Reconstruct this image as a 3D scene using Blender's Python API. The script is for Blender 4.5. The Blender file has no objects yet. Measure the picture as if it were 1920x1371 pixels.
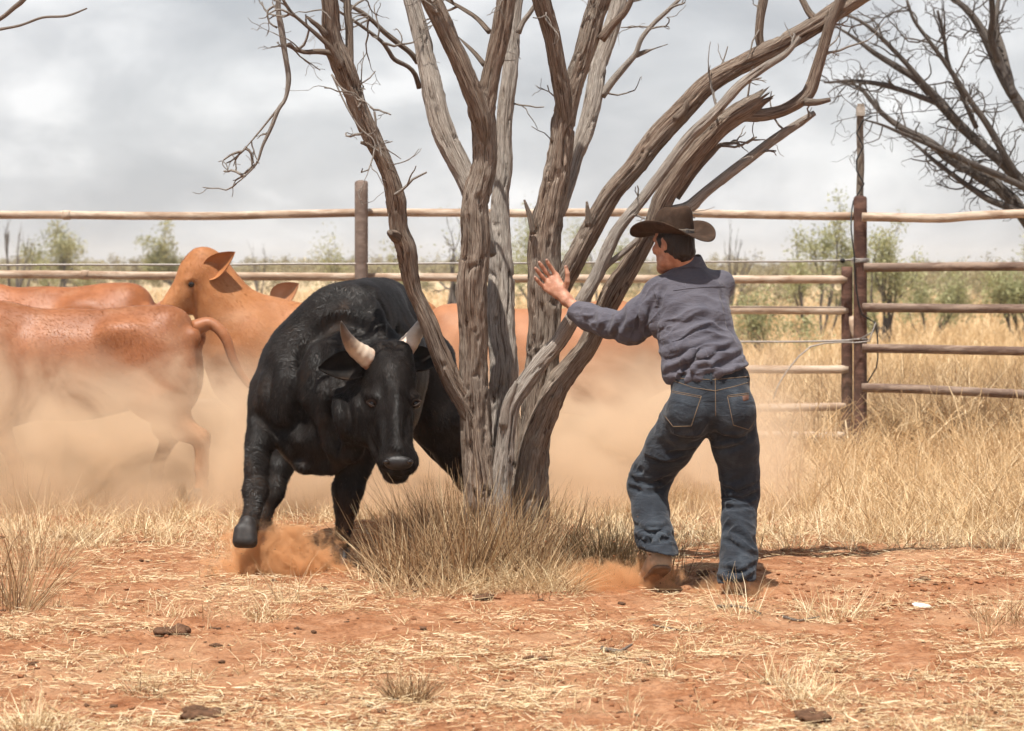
import bpy, math, random
import numpy as np
from mathutils import Vector, Matrix
from mathutils.bvhtree import BVHTree

SC = bpy.context.scene
COL = SC.collection
# ------------------------------------------------------------------ camera
F = 85.0 / 36.0 * 1920.0            # focal length in photo pixels
EYE = 1.5
cd = bpy.data.cameras.new('camera'); cam = bpy.data.objects.new('camera', cd); COL.objects.link(cam)
cam.location = (0, 0, EYE); cam.rotation_euler = (math.radians(90), 0, 0)
cd.lens = 85; cd.sensor_width = 36; cd.sensor_fit = 'HORIZONTAL'; cd.shift_y = -185.5 / 1920
cd.clip_start = 0.1; cd.clip_end = 8000
cd.dof.use_dof = True; cd.dof.focus_distance = 11.7; cd.dof.aperture_fstop = 5.0
SC.camera = cam
# ------------------------------------------------------------------ sky and sun
SUNV = Vector((-0.15, -0.31, 0.94)).normalized()
wd = bpy.data.worlds.new('World'); SC.world = wd; wd.use_nodes = True
nt = wd.node_tree; nt.nodes.clear()
def wn(t, **k):
    n = nt.nodes.new(t)
    for a, b in k.items(): setattr(n, a, b)
    return n
sky = wn('ShaderNodeTexSky', sky_type='NISHITA', sun_disc=False)
sky.sun_elevation = math.asin(SUNV.z); sky.sun_rotation = math.atan2(SUNV.x, SUNV.y)
tc = wn('ShaderNodeTexCoord'); mp = wn('ShaderNodeMapping'); mp.inputs['Scale'].default_value = (1, 1, 2.0)
nt.links.new(tc.outputs['Generated'], mp.inputs['Vector'])
n1 = wn('ShaderNodeTexNoise'); n1.inputs['Scale'].default_value = 11; n1.inputs['Detail'].default_value = 6; n1.inputs['Roughness'].default_value = 0.52; n1.inputs['Distortion'].default_value = 0.25
n2 = wn('ShaderNodeTexNoise'); n2.inputs['Scale'].default_value = 3.1; n2.inputs['Detail'].default_value = 4
nt.links.new(mp.outputs[0], n1.inputs['Vector']); nt.links.new(mp.outputs[0], n2.inputs['Vector'])
r1 = wn('ShaderNodeValToRGB'); e = r1.color_ramp.elements
e[0].position = 0.36; e[0].color = (0.39, 0.40, 0.42, 1); e[1].position = 0.66; e[1].color = (0.68, 0.68, 0.685, 1)
em = e.new(0.52); em.color = (0.50, 0.507, 0.522, 1)
nt.links.new(n1.outputs[0], r1.inputs[0])
r2 = wn('ShaderNodeValToRGB'); r2.color_ramp.elements[0].position = 0.3; r2.color_ramp.elements[1].position = 0.65
r2.color_ramp.elements[0].color = (0.82, 0.82, 0.82, 1); r2.color_ramp.elements[1].color = (0.95, 0.95, 0.95, 1)
nt.links.new(n2.outputs[0], r2.inputs[0])
sk = wn('ShaderNodeVectorMath', operation='SCALE'); sk.inputs['Scale'].default_value = 0.065
nt.links.new(sky.outputs[0], sk.inputs[0])
mx = wn('ShaderNodeMix', data_type='RGBA')
sz = wn('ShaderNodeSeparateXYZ'); nt.links.new(tc.outputs['Generated'], sz.inputs[0])
gap = wn('ShaderNodeMapRange'); gap.interpolation_type = 'SMOOTHSTEP'; nt.links.new(sz.outputs[2], gap.inputs[0]); gap.inputs[1].default_value = 0.12; gap.inputs[2].default_value = 0.6; gap.inputs[3].default_value = 1.0; gap.inputs[4].default_value = 0.5
gm = wn('ShaderNodeMath', operation='MULTIPLY'); nt.links.new(r2.outputs[0], gm.inputs[0]); nt.links.new(gap.outputs[0], gm.inputs[1])
nt.links.new(gm.outputs[0], mx.inputs[0]); nt.links.new(sk.outputs[0], mx.inputs[6]); nt.links.new(r1.outputs[0], mx.inputs[7])
bg = wn('ShaderNodeBackground'); bg.inputs['Strength'].default_value = 1.0
nt.links.new(mx.outputs[2], bg.inputs[0])
wo = wn('ShaderNodeOutputWorld'); nt.links.new(bg.outputs[0], wo.inputs[0])
sl = bpy.data.lights.new('sun', 'SUN'); sl.energy = 5.0; sl.angle = math.radians(0.53); sl.color = (1.0, 0.95, 0.88)
so = bpy.data.objects.new('sun', sl); COL.objects.link(so)
so.rotation_euler = SUNV.to_track_quat('Z', 'Y').to_euler()
SC.view_settings.view_transform = 'Standard'; SC.view_settings.look = 'None'
SC.view_settings.exposure = 0.6; SC.view_settings.gamma = 1.0; SC.view_settings.use_curve_mapping = False
cy = SC.cycles
cy.use_denoising = True; cy.max_bounces = 6; cy.diffuse_bounces = 3; cy.glossy_bounces = 2
cy.transmission_bounces = 3; cy.volume_bounces = 2; cy.transparent_max_bounces = 12
cy.volume_step_rate = 0.35; cy.volume_max_steps = 128; cy.use_adaptive_sampling = True; cy.adaptive_threshold = 0.03
cy.sample_clamp_indirect = 4.0

# ------------------------------------------------------------------ helpers
rng = np.random.default_rng(7)
def at(px, py, D): return np.array([(px - 960.0) / F * D, D, EYE - (py - 500.0) / F * D])
def pxr(r, D): return r * D / F
def norm(v):
    v = np.asarray(v, float); return v / (np.linalg.norm(v, axis=-1, keepdims=True) + 1e-12)

def _hash(i, j, k, s):
    h = (i.astype(np.int64) * 374761393 + j.astype(np.int64) * 668265263 + k.astype(np.int64) * 2147483647 + s * 974634599) & 0xFFFFFFFF
    h = ((h ^ (h >> 13)) * 1274126177) & 0xFFFFFFFF
    h = ((h ^ (h >> 16)) * 2246822519) & 0xFFFFFFFF
    return ((h ^ (h >> 15)) & 0xFFFFFF) / float(0xFFFFFF)
def noise(p, s=0):                       # value noise in [-1, 1]
    p = np.asarray(p, float); b = np.floor(p); f = p - b; f = f * f * f * (f * (f * 6 - 15) + 10)
    b = b.astype(np.int64); i, j, k = b[..., 0], b[..., 1], b[..., 2]
    fx, fy, fz = f[..., 0], f[..., 1], f[..., 2]
    def L(a, c, t): return a + (c - a) * t
    r = L(L(L(_hash(i, j, k, s), _hash(i + 1, j, k, s), fx), L(_hash(i, j + 1, k, s), _hash(i + 1, j + 1, k, s), fx), fy),
          L(L(_hash(i, j, k + 1, s), _hash(i + 1, j, k + 1, s), fx), L(_hash(i, j + 1, k + 1, s), _hash(i + 1, j + 1, k + 1, s), fx), fy), fz)
    return r * 2 - 1
def fbm(p, o=4, s=0):
    p = np.asarray(p, float); a, t = 0.5, 0.0
    for q in range(o): t = t + a * noise(p * 2 ** q, s + q); a *= 0.5
    return t
def n2d(x, y, sc, s=0, o=3):
    x = np.asarray(x, float); return fbm(np.stack([x * sc, np.asarray(y, float) * sc, np.zeros_like(x) + s * 3.7], -1), o, s)

def tag(o, label=None, cat=None, group=None, kind=None):
    if label: o['label'] = label
    if cat: o['category'] = cat
    if group: o['group'] = group
    if kind: o['kind'] = kind
    return o
def worg(p):
    t = np.zeros(3)
    while p is not None: t = t + np.array(p.location); p = p.parent
    return t
def empty(name, loc):
    o = bpy.data.objects.new(name, None); COL.objects.link(o); o.location = loc; o.empty_display_size = 0.1; return o
def mk(name, V, faces, m, parent=None, loc=None, smooth=True, attrs=None, mi=None):
    """link one mesh object; V are world positions (local when parent sits at the origin)"""
    V = np.asarray(V, float)
    if not isinstance(faces, (list, tuple)): faces = [faces]
    faces = [np.asarray(f, np.int64) for f in faces if len(f)]
    org = worg(parent) if parent is not None else np.zeros(3)
    if loc is not None: org = np.asarray(loc, float)
    me = bpy.data.meshes.new(name)
    me.vertices.add(len(V)); me.vertices.foreach_set('co', (V - org).astype(np.float32).ravel())
    li = np.concatenate([f.ravel() for f in faces]); tot = np.concatenate([np.full(len(f), f.shape[1]) for f in faces])
    me.loops.add(len(li)); me.loops.foreach_set('vertex_index', li.astype(np.int32))
    me.polygons.add(len(tot)); st = np.concatenate([[0], np.cumsum(tot)[:-1]])
    me.polygons.foreach_set('loop_start', st.astype(np.int32)); me.polygons.foreach_set('loop_total', tot.astype(np.int32))
    me.polygons.foreach_set('use_smooth', np.full(len(tot), smooth))
    for mm in (m if isinstance(m, (list, tuple)) else [m]): me.materials.append(mm)
    if mi is not None: me.polygons.foreach_set('material_index', np.asarray(mi, np.int32))
    for k, a in (attrs or {}).items():
        a = np.asarray(a, np.float32)
        if a.ndim == 1: at_ = me.attributes.new(k, 'FLOAT', 'POINT'); at_.data.foreach_set('value', a)
        else: at_ = me.attributes.new(k, 'FLOAT_VECTOR', 'POINT'); at_.data.foreach_set('vector', a.ravel())
    me.update(calc_edges=True); me.validate()
    o = bpy.data.objects.new(name, me); COL.objects.link(o)
    if parent is not None: o.parent = parent
    elif loc is not None: o.location = loc
    return o
def cat(parts):
    """join (V, [faces], attrs) pieces into one"""
    Vs, fs, at_, n = [], {}, {}, 0
    for V, fl, a in parts:
        Vs.append(V)
        for f in fl:
            if len(f): fs.setdefault(f.shape[1], []).append(np.asarray(f) + n)
        for k, x in a.items(): at_.setdefault(k, []).append(x)
        n += len(V)
    return np.concatenate(Vs), [np.concatenate(v) for v in fs.values()], {k: np.concatenate(v) for k, v in at_.items()}

def spline(P, step):
    """Catmull-Rom through rows of P (any columns), resampled about every step metres"""
    P = np.asarray(P, float); n = len(P)
    if n == 2: Q = np.array([P[0] * 2 - P[1], P[0], P[1], P[1] * 2 - P[0]])
    else: Q = np.concatenate([[P[0] * 2 - P[1]], P, [P[-1] * 2 - P[-2]]])
    out = []
    for i in range(1, len(Q) - 2):
        L = np.linalg.norm(Q[i + 1, :3] - Q[i, :3]); k = max(1, int(L / step))
        t = (np.arange(k) / k)[:, None]
        a, b, c, d = Q[i - 1], Q[i], Q[i + 1], Q[i + 2]
        out.append(0.5 * (2 * b + (c - a) * t + (2 * a - 5 * b + 4 * c - d) * t * t + (3 * b - a - 3 * c + d) * t ** 3))
    out.append(P[-1:]); return np.concatenate(out)
def tube(P, R, n=8, bark=0.0, seed=0, cap=True, twist=0.0, scale=1.0):
    """tube along P (k,3) with radii R (k,): vertices, faces, attrs (bark coordinate)"""
    P = np.asarray(P, float); R = np.asarray(R, float); k = len(P)
    T = norm(np.gradient(P, axis=0)); u = np.cross(T[0], [0.31, 0.9, 0.2]); u = norm(u); U = [u]
    for i in range(1, k):
        u = u - T[i] * np.dot(u, T[i]); u = norm(u); U.append(u)
    U = np.array(U); W = np.cross(T, U); th = np.arange(n) / n * 2 * np.pi
    s = np.concatenate([[0], np.cumsum(np.linalg.norm(np.diff(P, axis=0), axis=1))])
    tt = th[None, :] + twist * s[:, None]
    C, S = np.cos(tt), np.sin(tt)
    bc = np.stack([C * 0.05 * scale, S * 0.05 * scale, np.broadcast_to(s[:, None], C.shape)], -1)
    rad = np.broadcast_to(R[:, None], C.shape).copy()
    if bark > 0:
        q = np.stack([C * 1.3, S * 1.3, s[:, None] * 1.8 + 0 * C], -1) + seed * 7.3
        rad = rad * (1 + 0.10 * fbm(q, 3, seed))                          # lumpy stem
        w = 0.18 * noise(np.stack([C * 2, S * 2, s[:, None] * 4 + 0 * C], -1), seed + 5)
        am = np.minimum(R[:, None] * 0.5, 0.05) * bark; g = np.clip(R[:, None] / 0.08, 0.35, 1.2)
        for fr, lf, wt, sd in ((2.4, 1.6, 0.12, 1), (8.0, 3.6, 0.16, 2), (15.0, 9.0, 0.16, 3)):
            q = np.stack([(C + w * S) * fr * g, (S - w * C) * fr * g, s[:, None] * lf + 0 * C], -1) + seed
            rad = rad + am * wt * (1 - 2.2 * np.abs(noise(q, seed + sd)))
        q = np.stack([C * 2.2, S * 2.2, s[:, None] * 3.4 + 0 * C], -1) + seed * 3.1
        rad = rad - am * 0.55 * np.clip((np.abs(noise(q, seed + 8)) < 0.045) * 1.0, 0, 1)   # long splits
    V = P[:, None, :] + rad[..., None] * (C[..., None] * U[:, None, :] + S[..., None] * W[:, None, :])
    i = np.arange(k - 1)[:, None] * n; j = np.arange(n)[None, :]; j2 = (j + 1) % n
    Fq = np.stack([i + j, i + j2, i + n + j2, i + n + j], -1).reshape(-1, 4)
    V = V.reshape(-1, 3); bc = bc.reshape(-1, 3); fl = [Fq]
    if cap:
        a = len(V); V = np.concatenate([V, P[:1], P[-1:]]); bc = np.concatenate([bc, bc[:1], bc[-1:]])
        j = np.arange(n); j2 = (j + 1) % n; l = (k - 1) * n
        fl.append(np.concatenate([np.stack([np.full(n, a), j2, j], -1), np.stack([np.full(n, a + 1), l + j, l + j2], -1)]))
    return V, fl, {'bark': bc + seed * 1.7}
def box(c, s, R=None):
    c = np.asarray(c, float); s = np.asarray(s, float) / 2
    V = np.array([[x, y, z] for x in (-1, 1) for y in (-1, 1) for z in (-1, 1)]) * s
    if R is not None: V = V @ np.asarray(R).T
    return V + c, [np.array([[0, 1, 3, 2], [4, 6, 7, 5], [0, 4, 5, 1], [2, 3, 7, 6], [0, 2, 6, 4], [1, 5, 7, 3]])], {}
def sphere(c, r, n=10, m=14):
    c = np.asarray(c, float); r = np.asarray(r, float) * np.ones(3)
    ph = np.linspace(0, np.pi, n + 1)[1:-1]; th = np.arange(m) / m * 2 * np.pi
    V = np.stack([np.sin(ph)[:, None] * np.cos(th), np.sin(ph)[:, None] * np.sin(th), np.cos(ph)[:, None] + 0 * th], -1).reshape(-1, 3)
    V = np.concatenate([V, [[0, 0, 1], [0, 0, -1]]]); k = n - 1
    i = np.arange(k - 1)[:, None] * m; j = np.arange(m)[None, :]; j2 = (j + 1) % m
    q = np.stack([i + j, i + m + j, i + m + j2, i + j2], -1).reshape(-1, 4); j = np.arange(m); j2 = (j + 1) % m
    t = np.concatenate([np.stack([np.full(m, k * m), j, j2], -1), np.stack([np.full(m, k * m + 1), (k - 1) * m + j2, (k - 1) * m + j], -1)])
    return V * r + c, [q, t], {}

class Field:
    """blobs blended on a grid, skinned by surface nets: one continuous surface"""
    def __init__(s, lo, hi, h):
        s.lo = np.asarray(lo, float); s.h = h; s.n = np.ceil((np.asarray(hi, float) - s.lo) / h).astype(int) + 1
        s.f = np.full(s.n, 9.0, np.float32)
    def block(s, lo, hi):
        a = np.clip(np.floor((lo - s.lo) / s.h).astype(int), 0, s.n); b = np.clip(np.ceil((hi - s.lo) / s.h).astype(int) + 1, 0, s.n)
        sl = tuple(slice(p, q) for p, q in zip(a, b))
        g = [s.lo[i] + s.h * np.arange(a[i], b[i]) for i in range(3)]
        return sl, g[0][:, None, None], g[1][None, :, None], g[2][None, None, :]
    def put(s, sl, d, k, sub):
        f = s.f[sl]
        if sub: h = np.clip(0.5 - 0.5 * (f + d) / k, 0, 1); s.f[sl] = f * (1 - h) - d * h + k * h * (1 - h)
        else: h = np.clip(0.5 + 0.5 * (f - d) / k, 0, 1); s.f[sl] = f * (1 - h) + d * h - k * h * (1 - h)
    def cone(s, a, b, ra, rb, k=0.03, sub=False):
        a = np.asarray(a, float); b = np.asarray(b, float); m = max(ra, rb) + k * 1.3 + 2 * s.h
        sl, X, Y, Z = s.block(np.minimum(a, b) - m, np.maximum(a, b) + m); ba = b - a
        t = np.clip(((X - a[0]) * ba[0] + (Y - a[1]) * ba[1] + (Z - a[2]) * ba[2]) / (ba @ ba + 1e-12), 0, 1)
        d = np.sqrt((X - a[0] - t * ba[0]) ** 2 + (Y - a[1] - t * ba[1]) ** 2 + (Z - a[2] - t * ba[2]) ** 2) - (ra + (rb - ra) * t)
        s.put(sl, d, k, sub); return s
    def path(s, pts, k=0.03):
        for (a, ra), (b, rb) in zip(pts[:-1], pts[1:]): s.cone(a, b, ra, rb, k)
        return s
    def ell(s, c, r, R=None, k=0.03, sub=False):
        c = np.asarray(c, float); r = np.asarray(r, float) * np.ones(3); m = r.max() + k * 1.3 + 2 * s.h
        sl, X, Y, Z = s.block(c - m, c + m); R = np.eye(3) if R is None else np.asarray(R)
        x, y, z = X - c[0], Y - c[1], Z - c[2]
        q = [R[i, 0] * x + R[i, 1] * y + R[i, 2] * z for i in range(3)]
        k0 = np.sqrt(sum((q[i] / r[i]) ** 2 for i in range(3))); k1 = np.sqrt(sum((q[i] / r[i] ** 2) ** 2 for i in range(3))) + 1e-9
        s.put(sl, np.where(k0 < 1e-3, -r.min(), k0 * (k0 - 1) / k1), k, sub); return s
    def plane(s, p, n, k=0.01):                       # keep the side n points away from
        p = np.asarray(p, float); n = norm(n)
        sl, X, Y, Z = s.block(s.lo, s.lo + s.h * s.n)
        d = -((X - p[0]) * n[0] + (Y - p[1]) * n[1] + (Z - p[2]) * n[2]); s.put(sl, d, k, True); return s
    def mesh(s, smooth=2):
        f = s.f; ins = f < 0; nx, ny, nz = f.shape
        cnt = np.zeros((nx - 1, ny - 1, nz - 1), np.int8)
        for a in (0, 1):
            for b in (0, 1):
                for c in (0, 1): cnt += ins[a:nx - 1 + a, b:ny - 1 + b, c:nz - 1 + c]
        act = (cnt > 0) & (cnt < 8); I = np.argwhere(act); vid = np.full(act.shape, -1, np.int64); vid[act] = np.arange(len(I))
        acc = np.zeros((len(I), 3)); num = np.zeros(len(I))
        cs = [(a, b, c) for a in (0, 1) for b in (0, 1) for c in (0, 1)]
        for p in cs:
            for ax in range(3):
                if p[ax]: continue
                q = list(p); q[ax] = 1
                f0 = f[I[:, 0] + p[0], I[:, 1] + p[1], I[:, 2] + p[2]]; f1 = f[I[:, 0] + q[0], I[:, 1] + q[1], I[:, 2] + q[2]]
                x = (f0 < 0) != (f1 < 0); t = np.where(x, f0 / np.where(x, f0 - f1, 1), 0)
                pos = np.tile(np.array(p, float), (len(I), 1)); pos[:, ax] += t
                acc += pos * x[:, None]; num += x
        V = s.lo + s.h * (I + acc / num[:, None]); Q = []
        for ax in range(3):
            o = [a for a in range(3) if a != ax] if ax != 1 else [2, 0]
            s0 = [slice(1, -1)] * 3; s1 = [slice(1, -1)] * 3; s0[ax] = slice(0, -1); s1[ax] = slice(1, None)
            A, B = ins[tuple(s0)], ins[tuple(s1)]; E = np.argwhere(A != B)
            if not len(E): continue
            fl = A[E[:, 0], E[:, 1], E[:, 2]]
            def cell(du, dv):
                c = E.copy(); c[:, o[0]] += du; c[:, o[1]] += dv; return vid[c[:, 0], c[:, 1], c[:, 2]]
            q = np.stack([cell(0, 0), cell(1, 0), cell(1, 1), cell(0, 1)], -1); q[~fl] = q[~fl][:, ::-1]; Q.append(q)
        Q = np.concatenate(Q); Q = Q[(Q >= 0).all(1)]
        for _ in range(smooth): V = V * 0.4 + lap(V, Q) * 0.6
        return V, Q
def lap(V, Q):
    a = np.zeros_like(V); n = np.zeros(len(V))
    for i in range(4):
        j = Q[:, (i + 1) % 4]
        np.add.at(a, Q[:, i], V[j]); np.add.at(n, Q[:, i], 1); np.add.at(a, j, V[Q[:, i]]); np.add.at(n, j, 1)
    return a / np.maximum(n, 1)[:, None]
def vnorm(V, Q):
    N = np.cross(V[Q[:, 2]] - V[Q[:, 0]], V[Q[:, 3]] - V[Q[:, 1]]); o = np.zeros_like(V)
    for i in range(4): np.add.at(o, Q[:, i], N)
    return norm(o)

def onto(bv, px, py, off):
    d = norm(at(px, py, 12) - np.array([0, 0, EYE])); o = np.array([0, 0, EYE]); h = bv.ray_cast(Vector(o), Vector(d), 30)
    return (np.array(h[0]) - d * off) if h[0] is not None else None
def bvh(V, Q): return BVHTree.FromPolygons(V.tolist(), Q.tolist())
def coat(V, Q, n, L, w, flow, seed, lift=.22, swirl=.5):
    """short hair lying on a hide: one tapering strand a triangle"""
    R = np.random.default_rng(seed); N_ = vnorm(V, Q); A = np.linalg.norm(np.cross(V[Q[:, 2]] - V[Q[:, 0]], V[Q[:, 3]] - V[Q[:, 1]]), axis=1)
    q = Q[R.choice(len(Q), n, p=A / A.sum())]; u, v = R.uniform(0, 1, (2, n, 1)); bl = lambda X: (X[q[:, 0]] * (1 - u) + X[q[:, 1]] * u) * (1 - v) + (X[q[:, 3]] * (1 - u) + X[q[:, 2]] * u) * v
    P, Nm = bl(V), norm(bl(N_)); f = np.asarray(flow(P) if callable(flow) else np.broadcast_to(flow, P.shape), float) + swirl * np.stack([noise(P * 9, 70 + k) for k in range(3)], -1) + R.normal(size=P.shape) * .16
    t = norm(f - Nm * (f * Nm).sum(1, keepdims=True)); d = norm(t + Nm * lift * R.uniform(.3, 1.4, (n, 1))); sd = np.cross(d, Nm); l = L * R.uniform(.6, 1.4, (n, 1)); b = P - Nm * .002
    X = np.stack([b - sd * w / 2, b + sd * w / 2, b + d * l], 1).reshape(-1, 3); rn = np.clip(.45 + .10 * noise(P * 7, 75) + R.normal(size=n) * .2, 0, 1)
    return X, [np.arange(3 * n).reshape(-1, 3)], {'rnd': np.repeat(rn, 3)}
def m_coat(name, stops, rough=.5, spec=.25):
    t = NT(name); return t.pbr(t.ramp(t.attr('rnd', 'Fac'), stops), rough, None, spec)
def carve(fl, bv, lines, r, k, sub):
    """ridges (or grooves) laid along lines of photo points on the surface found so far"""
    for pts in lines:
        S = spline(np.array([[x, y, 0] for x, y in pts], float), 9.0)[:, :2]; P = [onto(bv, x, y, r * .35 if sub else -r * .45) for x, y in S]
        n = len(P)
        for i in range(n - 1):
            if P[i] is None or P[i + 1] is None or np.linalg.norm(P[i] - P[i + 1]) > .12: continue
            w0, w1 = [r * (0.35 + 0.65 * math.sin(math.pi * (0.08 + .84 * q / (n - 1)))) for q in (i, i + 1)]
            fl.cone(P[i], P[i + 1], w0, w1, k, sub)
# ------------------------------------------------------------------ materials
class NT:
    def __init__(s, name):
        s.m = bpy.data.materials.new(name); s.m.use_nodes = True; s.t = s.m.node_tree; s.t.nodes.clear()
        s.out = s.n('ShaderNodeOutputMaterial')
    def n(s, t, ins=None, **k):
        x = s.t.nodes.new(t)
        for a, b in k.items(): setattr(x, a, b)
        for a, b in (ins or {}).items(): s.set(x, a, b)
        return x
    def set(s, x, a, b):
        if isinstance(b, bpy.types.NodeSocket): s.t.links.new(b, x.inputs[a])
        else: x.inputs[a].default_value = b
    def obj(s): return s.n('ShaderNodeTexCoord').outputs['Object']
    def attr(s, a, o='Vector'): return s.n('ShaderNodeAttribute', attribute_name=a).outputs[o]
    def mapv(s, v, sc): return s.n('ShaderNodeMapping', {'Vector': v, 'Scale': sc}).outputs[0]
    def noise(s, v, sc, det=4, ro=0.55, dist=0.0): return s.n('ShaderNodeTexNoise', {'Vector': v, 'Scale': sc, 'Detail': det, 'Roughness': ro, 'Distortion': dist}).outputs[0]
    def ramp(s, f, stops):
        r = s.n('ShaderNodeValToRGB', {0: f}); e = r.color_ramp.elements
        while len(e) < len(stops): e.new(0.5)
        for x, (p, c) in zip(e, stops): x.position = p; x.color = (*c, 1) if len(c) == 3 else c
        return r.outputs[0]
    def mix(s, f, a, b, bt='MIX'):
        x = s.n('ShaderNodeMix', data_type='RGBA', blend_type=bt); s.set(x, 0, f)
        for i, c in ((6, a), (7, b)): s.set(x, i, c if isinstance(c, bpy.types.NodeSocket) else (*c, 1))
        return x.outputs[2]
    def math(s, op, a, b=0.0, clamp=False):
        x = s.n('ShaderNodeMath', operation=op, use_clamp=clamp); s.set(x, 0, a); s.set(x, 1, b); return x.outputs[0]
    def rng(s, v, a, b, c=0.0, d=1.0, smooth=True):
        x = s.n('ShaderNodeMapRange', {0: v, 1: a, 2: b, 3: c, 4: d}); x.interpolation_type = 'SMOOTHSTEP' if smooth else 'LINEAR'; return x.outputs[0]
    def bump(s, h, st, dist=0.01, prev=None):
        x = s.n('ShaderNodeBump', {'Height': h, 'Strength': st, 'Distance': dist})
        if prev: s.set(x, 'Normal', prev)
        return x.outputs[0]
    def pbr(s, col, rough=0.8, bump=None, spec=0.3, **k):
        p = s.n('ShaderNodeBsdfPrincipled'); s.set(p, 'Base Color', col if isinstance(col, bpy.types.NodeSocket) else (*col, 1)); s.set(p, 'Roughness', rough); s.set(p, 'Specular IOR Level', spec)
        if bump: s.set(p, 'Normal', bump)
        for a, b in k.items(): s.set(p, a.replace('_', ' '), b)
        s.t.links.new(p.outputs[0], s.out.inputs[0]); return s.m

def m_ground():
    t = NT('red_dirt'); v = t.n('ShaderNodeNewGeometry').outputs['Position']
    sx = t.n('ShaderNodeSeparateXYZ', {0: v})
    a = t.noise(v, 1.1, 5, 0.6); b = t.noise(v, 7.0, 6, 0.65); c = t.noise(v, 45, 5, 0.7); d = t.noise(v, 160, 3, 0.7)
    dirt = t.ramp(b, [(0.28, (0.19, 0.068, 0.028)), (0.44, (0.34, 0.15, 0.07)), (0.58, (0.43, 0.215, 0.112)), (0.76, (0.50, 0.29, 0.17))])
    dirt = t.mix(t.rng(c, 0.38, 0.56, 0.55, 0.0), dirt, (0.14, 0.05, 0.022), 'MIX')
    dirt = t.mix(t.rng(a, 0.48, 0.62, 0.0, 0.45), dirt, (0.48, 0.29, 0.165))
    dirt = t.mix(t.rng(d, 0.56, 0.70, 0.0, 0.5), dirt, (0.60, 0.41, 0.26))
    plain = t.ramp(t.noise(v, 0.25, 6, 0.6), [(0.3, (0.42, 0.29, 0.165)), (0.6, (0.52, 0.40, 0.25)), (0.75, (0.46, 0.29, 0.16))])
    far = t.rng(t.math('ADD', sx.outputs[1], t.math('MULTIPLY', a, 4.0)), 16, 24)
    col = t.mix(far, dirt, plain)
    h = t.math('ADD', t.math('MULTIPLY', b, 0.6), t.math('ADD', t.math('MULTIPLY', c, 0.3), t.math('MULTIPLY', d, 0.12)))
    return t.pbr(col, 0.95, t.bump(h, 1.0, 0.05), 0.1)
def m_straw(name, stops, trans=0.3):
    t = NT(name); r = t.attr('rnd', 'Fac'); col = t.ramp(r, stops)
    d = t.n('ShaderNodeBsdfDiffuse', {'Color': col}); tr = t.n('ShaderNodeBsdfTranslucent', {'Color': col})
    g = t.n('ShaderNodeBsdfGlossy', {'Color': (0.9, 0.8, 0.6, 1), 'Roughness': 0.5})
    m = t.n('ShaderNodeMixShader', {0: trans, 1: d.outputs[0], 2: tr.outputs[0]})
    m2 = t.n('ShaderNodeMixShader', {0: 0.04, 1: m.outputs[0], 2: g.outputs[0]})
    t.t.links.new(m2.outputs[0], t.out.inputs[0]); return t.m
def m_bark(name, stops, dark, fib=1.0):
    t = NT(name); v = t.attr('bark')
    f1 = t.noise(t.mapv(v, (190, 190, 5.5)), 1.0, 5, 0.62, 0.5); f2 = t.noise(t.mapv(v, (520, 520, 24)), 1.0, 4, 0.6)
    big = t.noise(t.mapv(v, (11, 11, 1.7)), 1.0, 3); pit = t.noise(t.mapv(v, (60, 60, 22)), 1.0, 3)
    col = t.ramp(f1, stops)
    col = t.mix(t.rng(big, 0.42, 0.62, 0.0, 0.7), col, tuple(.78 * x for x in stops[-1][1]))
    col = t.mix(t.rng(f1, 0.46, 0.34, 0.0, 0.85), col, dark)
    col = t.mix(t.rng(f2, 0.35, 0.6, 0.6, 0.0), col, dark)
    col = t.mix(t.rng(pit, 0.66, 0.74, 0.0, 0.45), col, (0.52, 0.38, 0.25))
    h = t.math('ADD', f1, t.math('MULTIPLY', f2, 0.4))
    return t.pbr(col, 0.9, t.bump(h, 1.0 * fib, 0.032), 0.15)
def m_hide(name, base, dustc, dlo, dhi, rough=0.55, spec=0.4, sheen=0.0, damt=0.5, fine=1.0):
    t = NT(name); v = t.n('ShaderNodeNewGeometry').outputs['Position']; z = t.n('ShaderNodeSeparateXYZ', {0: v}).outputs[2]
    n_ = t.noise(v, 4.5, 4, 0.6); f = t.noise(t.mapv(v, (1, 1, 0.25)), 170, 4, 0.7, 0.5); w = t.noise(t.mapv(v, (1, 1, 0.6)), 6.5, 3, 0.5)
    col = t.mix(t.rng(n_, 0.35, 0.68), base[0], base[1]); col = t.mix(t.rng(f, 0.4, 0.65, 0.0, 0.3), col, base[2])
    dz = t.math('MULTIPLY', t.rng(t.math('ADD', z, t.math('MULTIPLY', t.math('SUBTRACT', n_, 0.5), 0.5)), dlo, dhi, 1.0, 0.0), damt)
    patch = t.rng(w, 0.52, 0.75, 0.0, damt * 0.35)
    col = t.mix(t.math('MAXIMUM', dz, patch), col, dustc)
    h = t.math('ADD', t.math('MULTIPLY', w, 0.7), t.math('MULTIPLY', f, 0.16 * fine))
    return t.pbr(col, t.math('ADD', t.math('MULTIPLY', dz, 0.35), t.rng(f, 0.3, 0.7, rough - 0.06, rough + 0.12)), t.bump(h, 0.16, 0.012), spec, Sheen_Weight=sheen, Sheen_Roughness=0.4)
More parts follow.
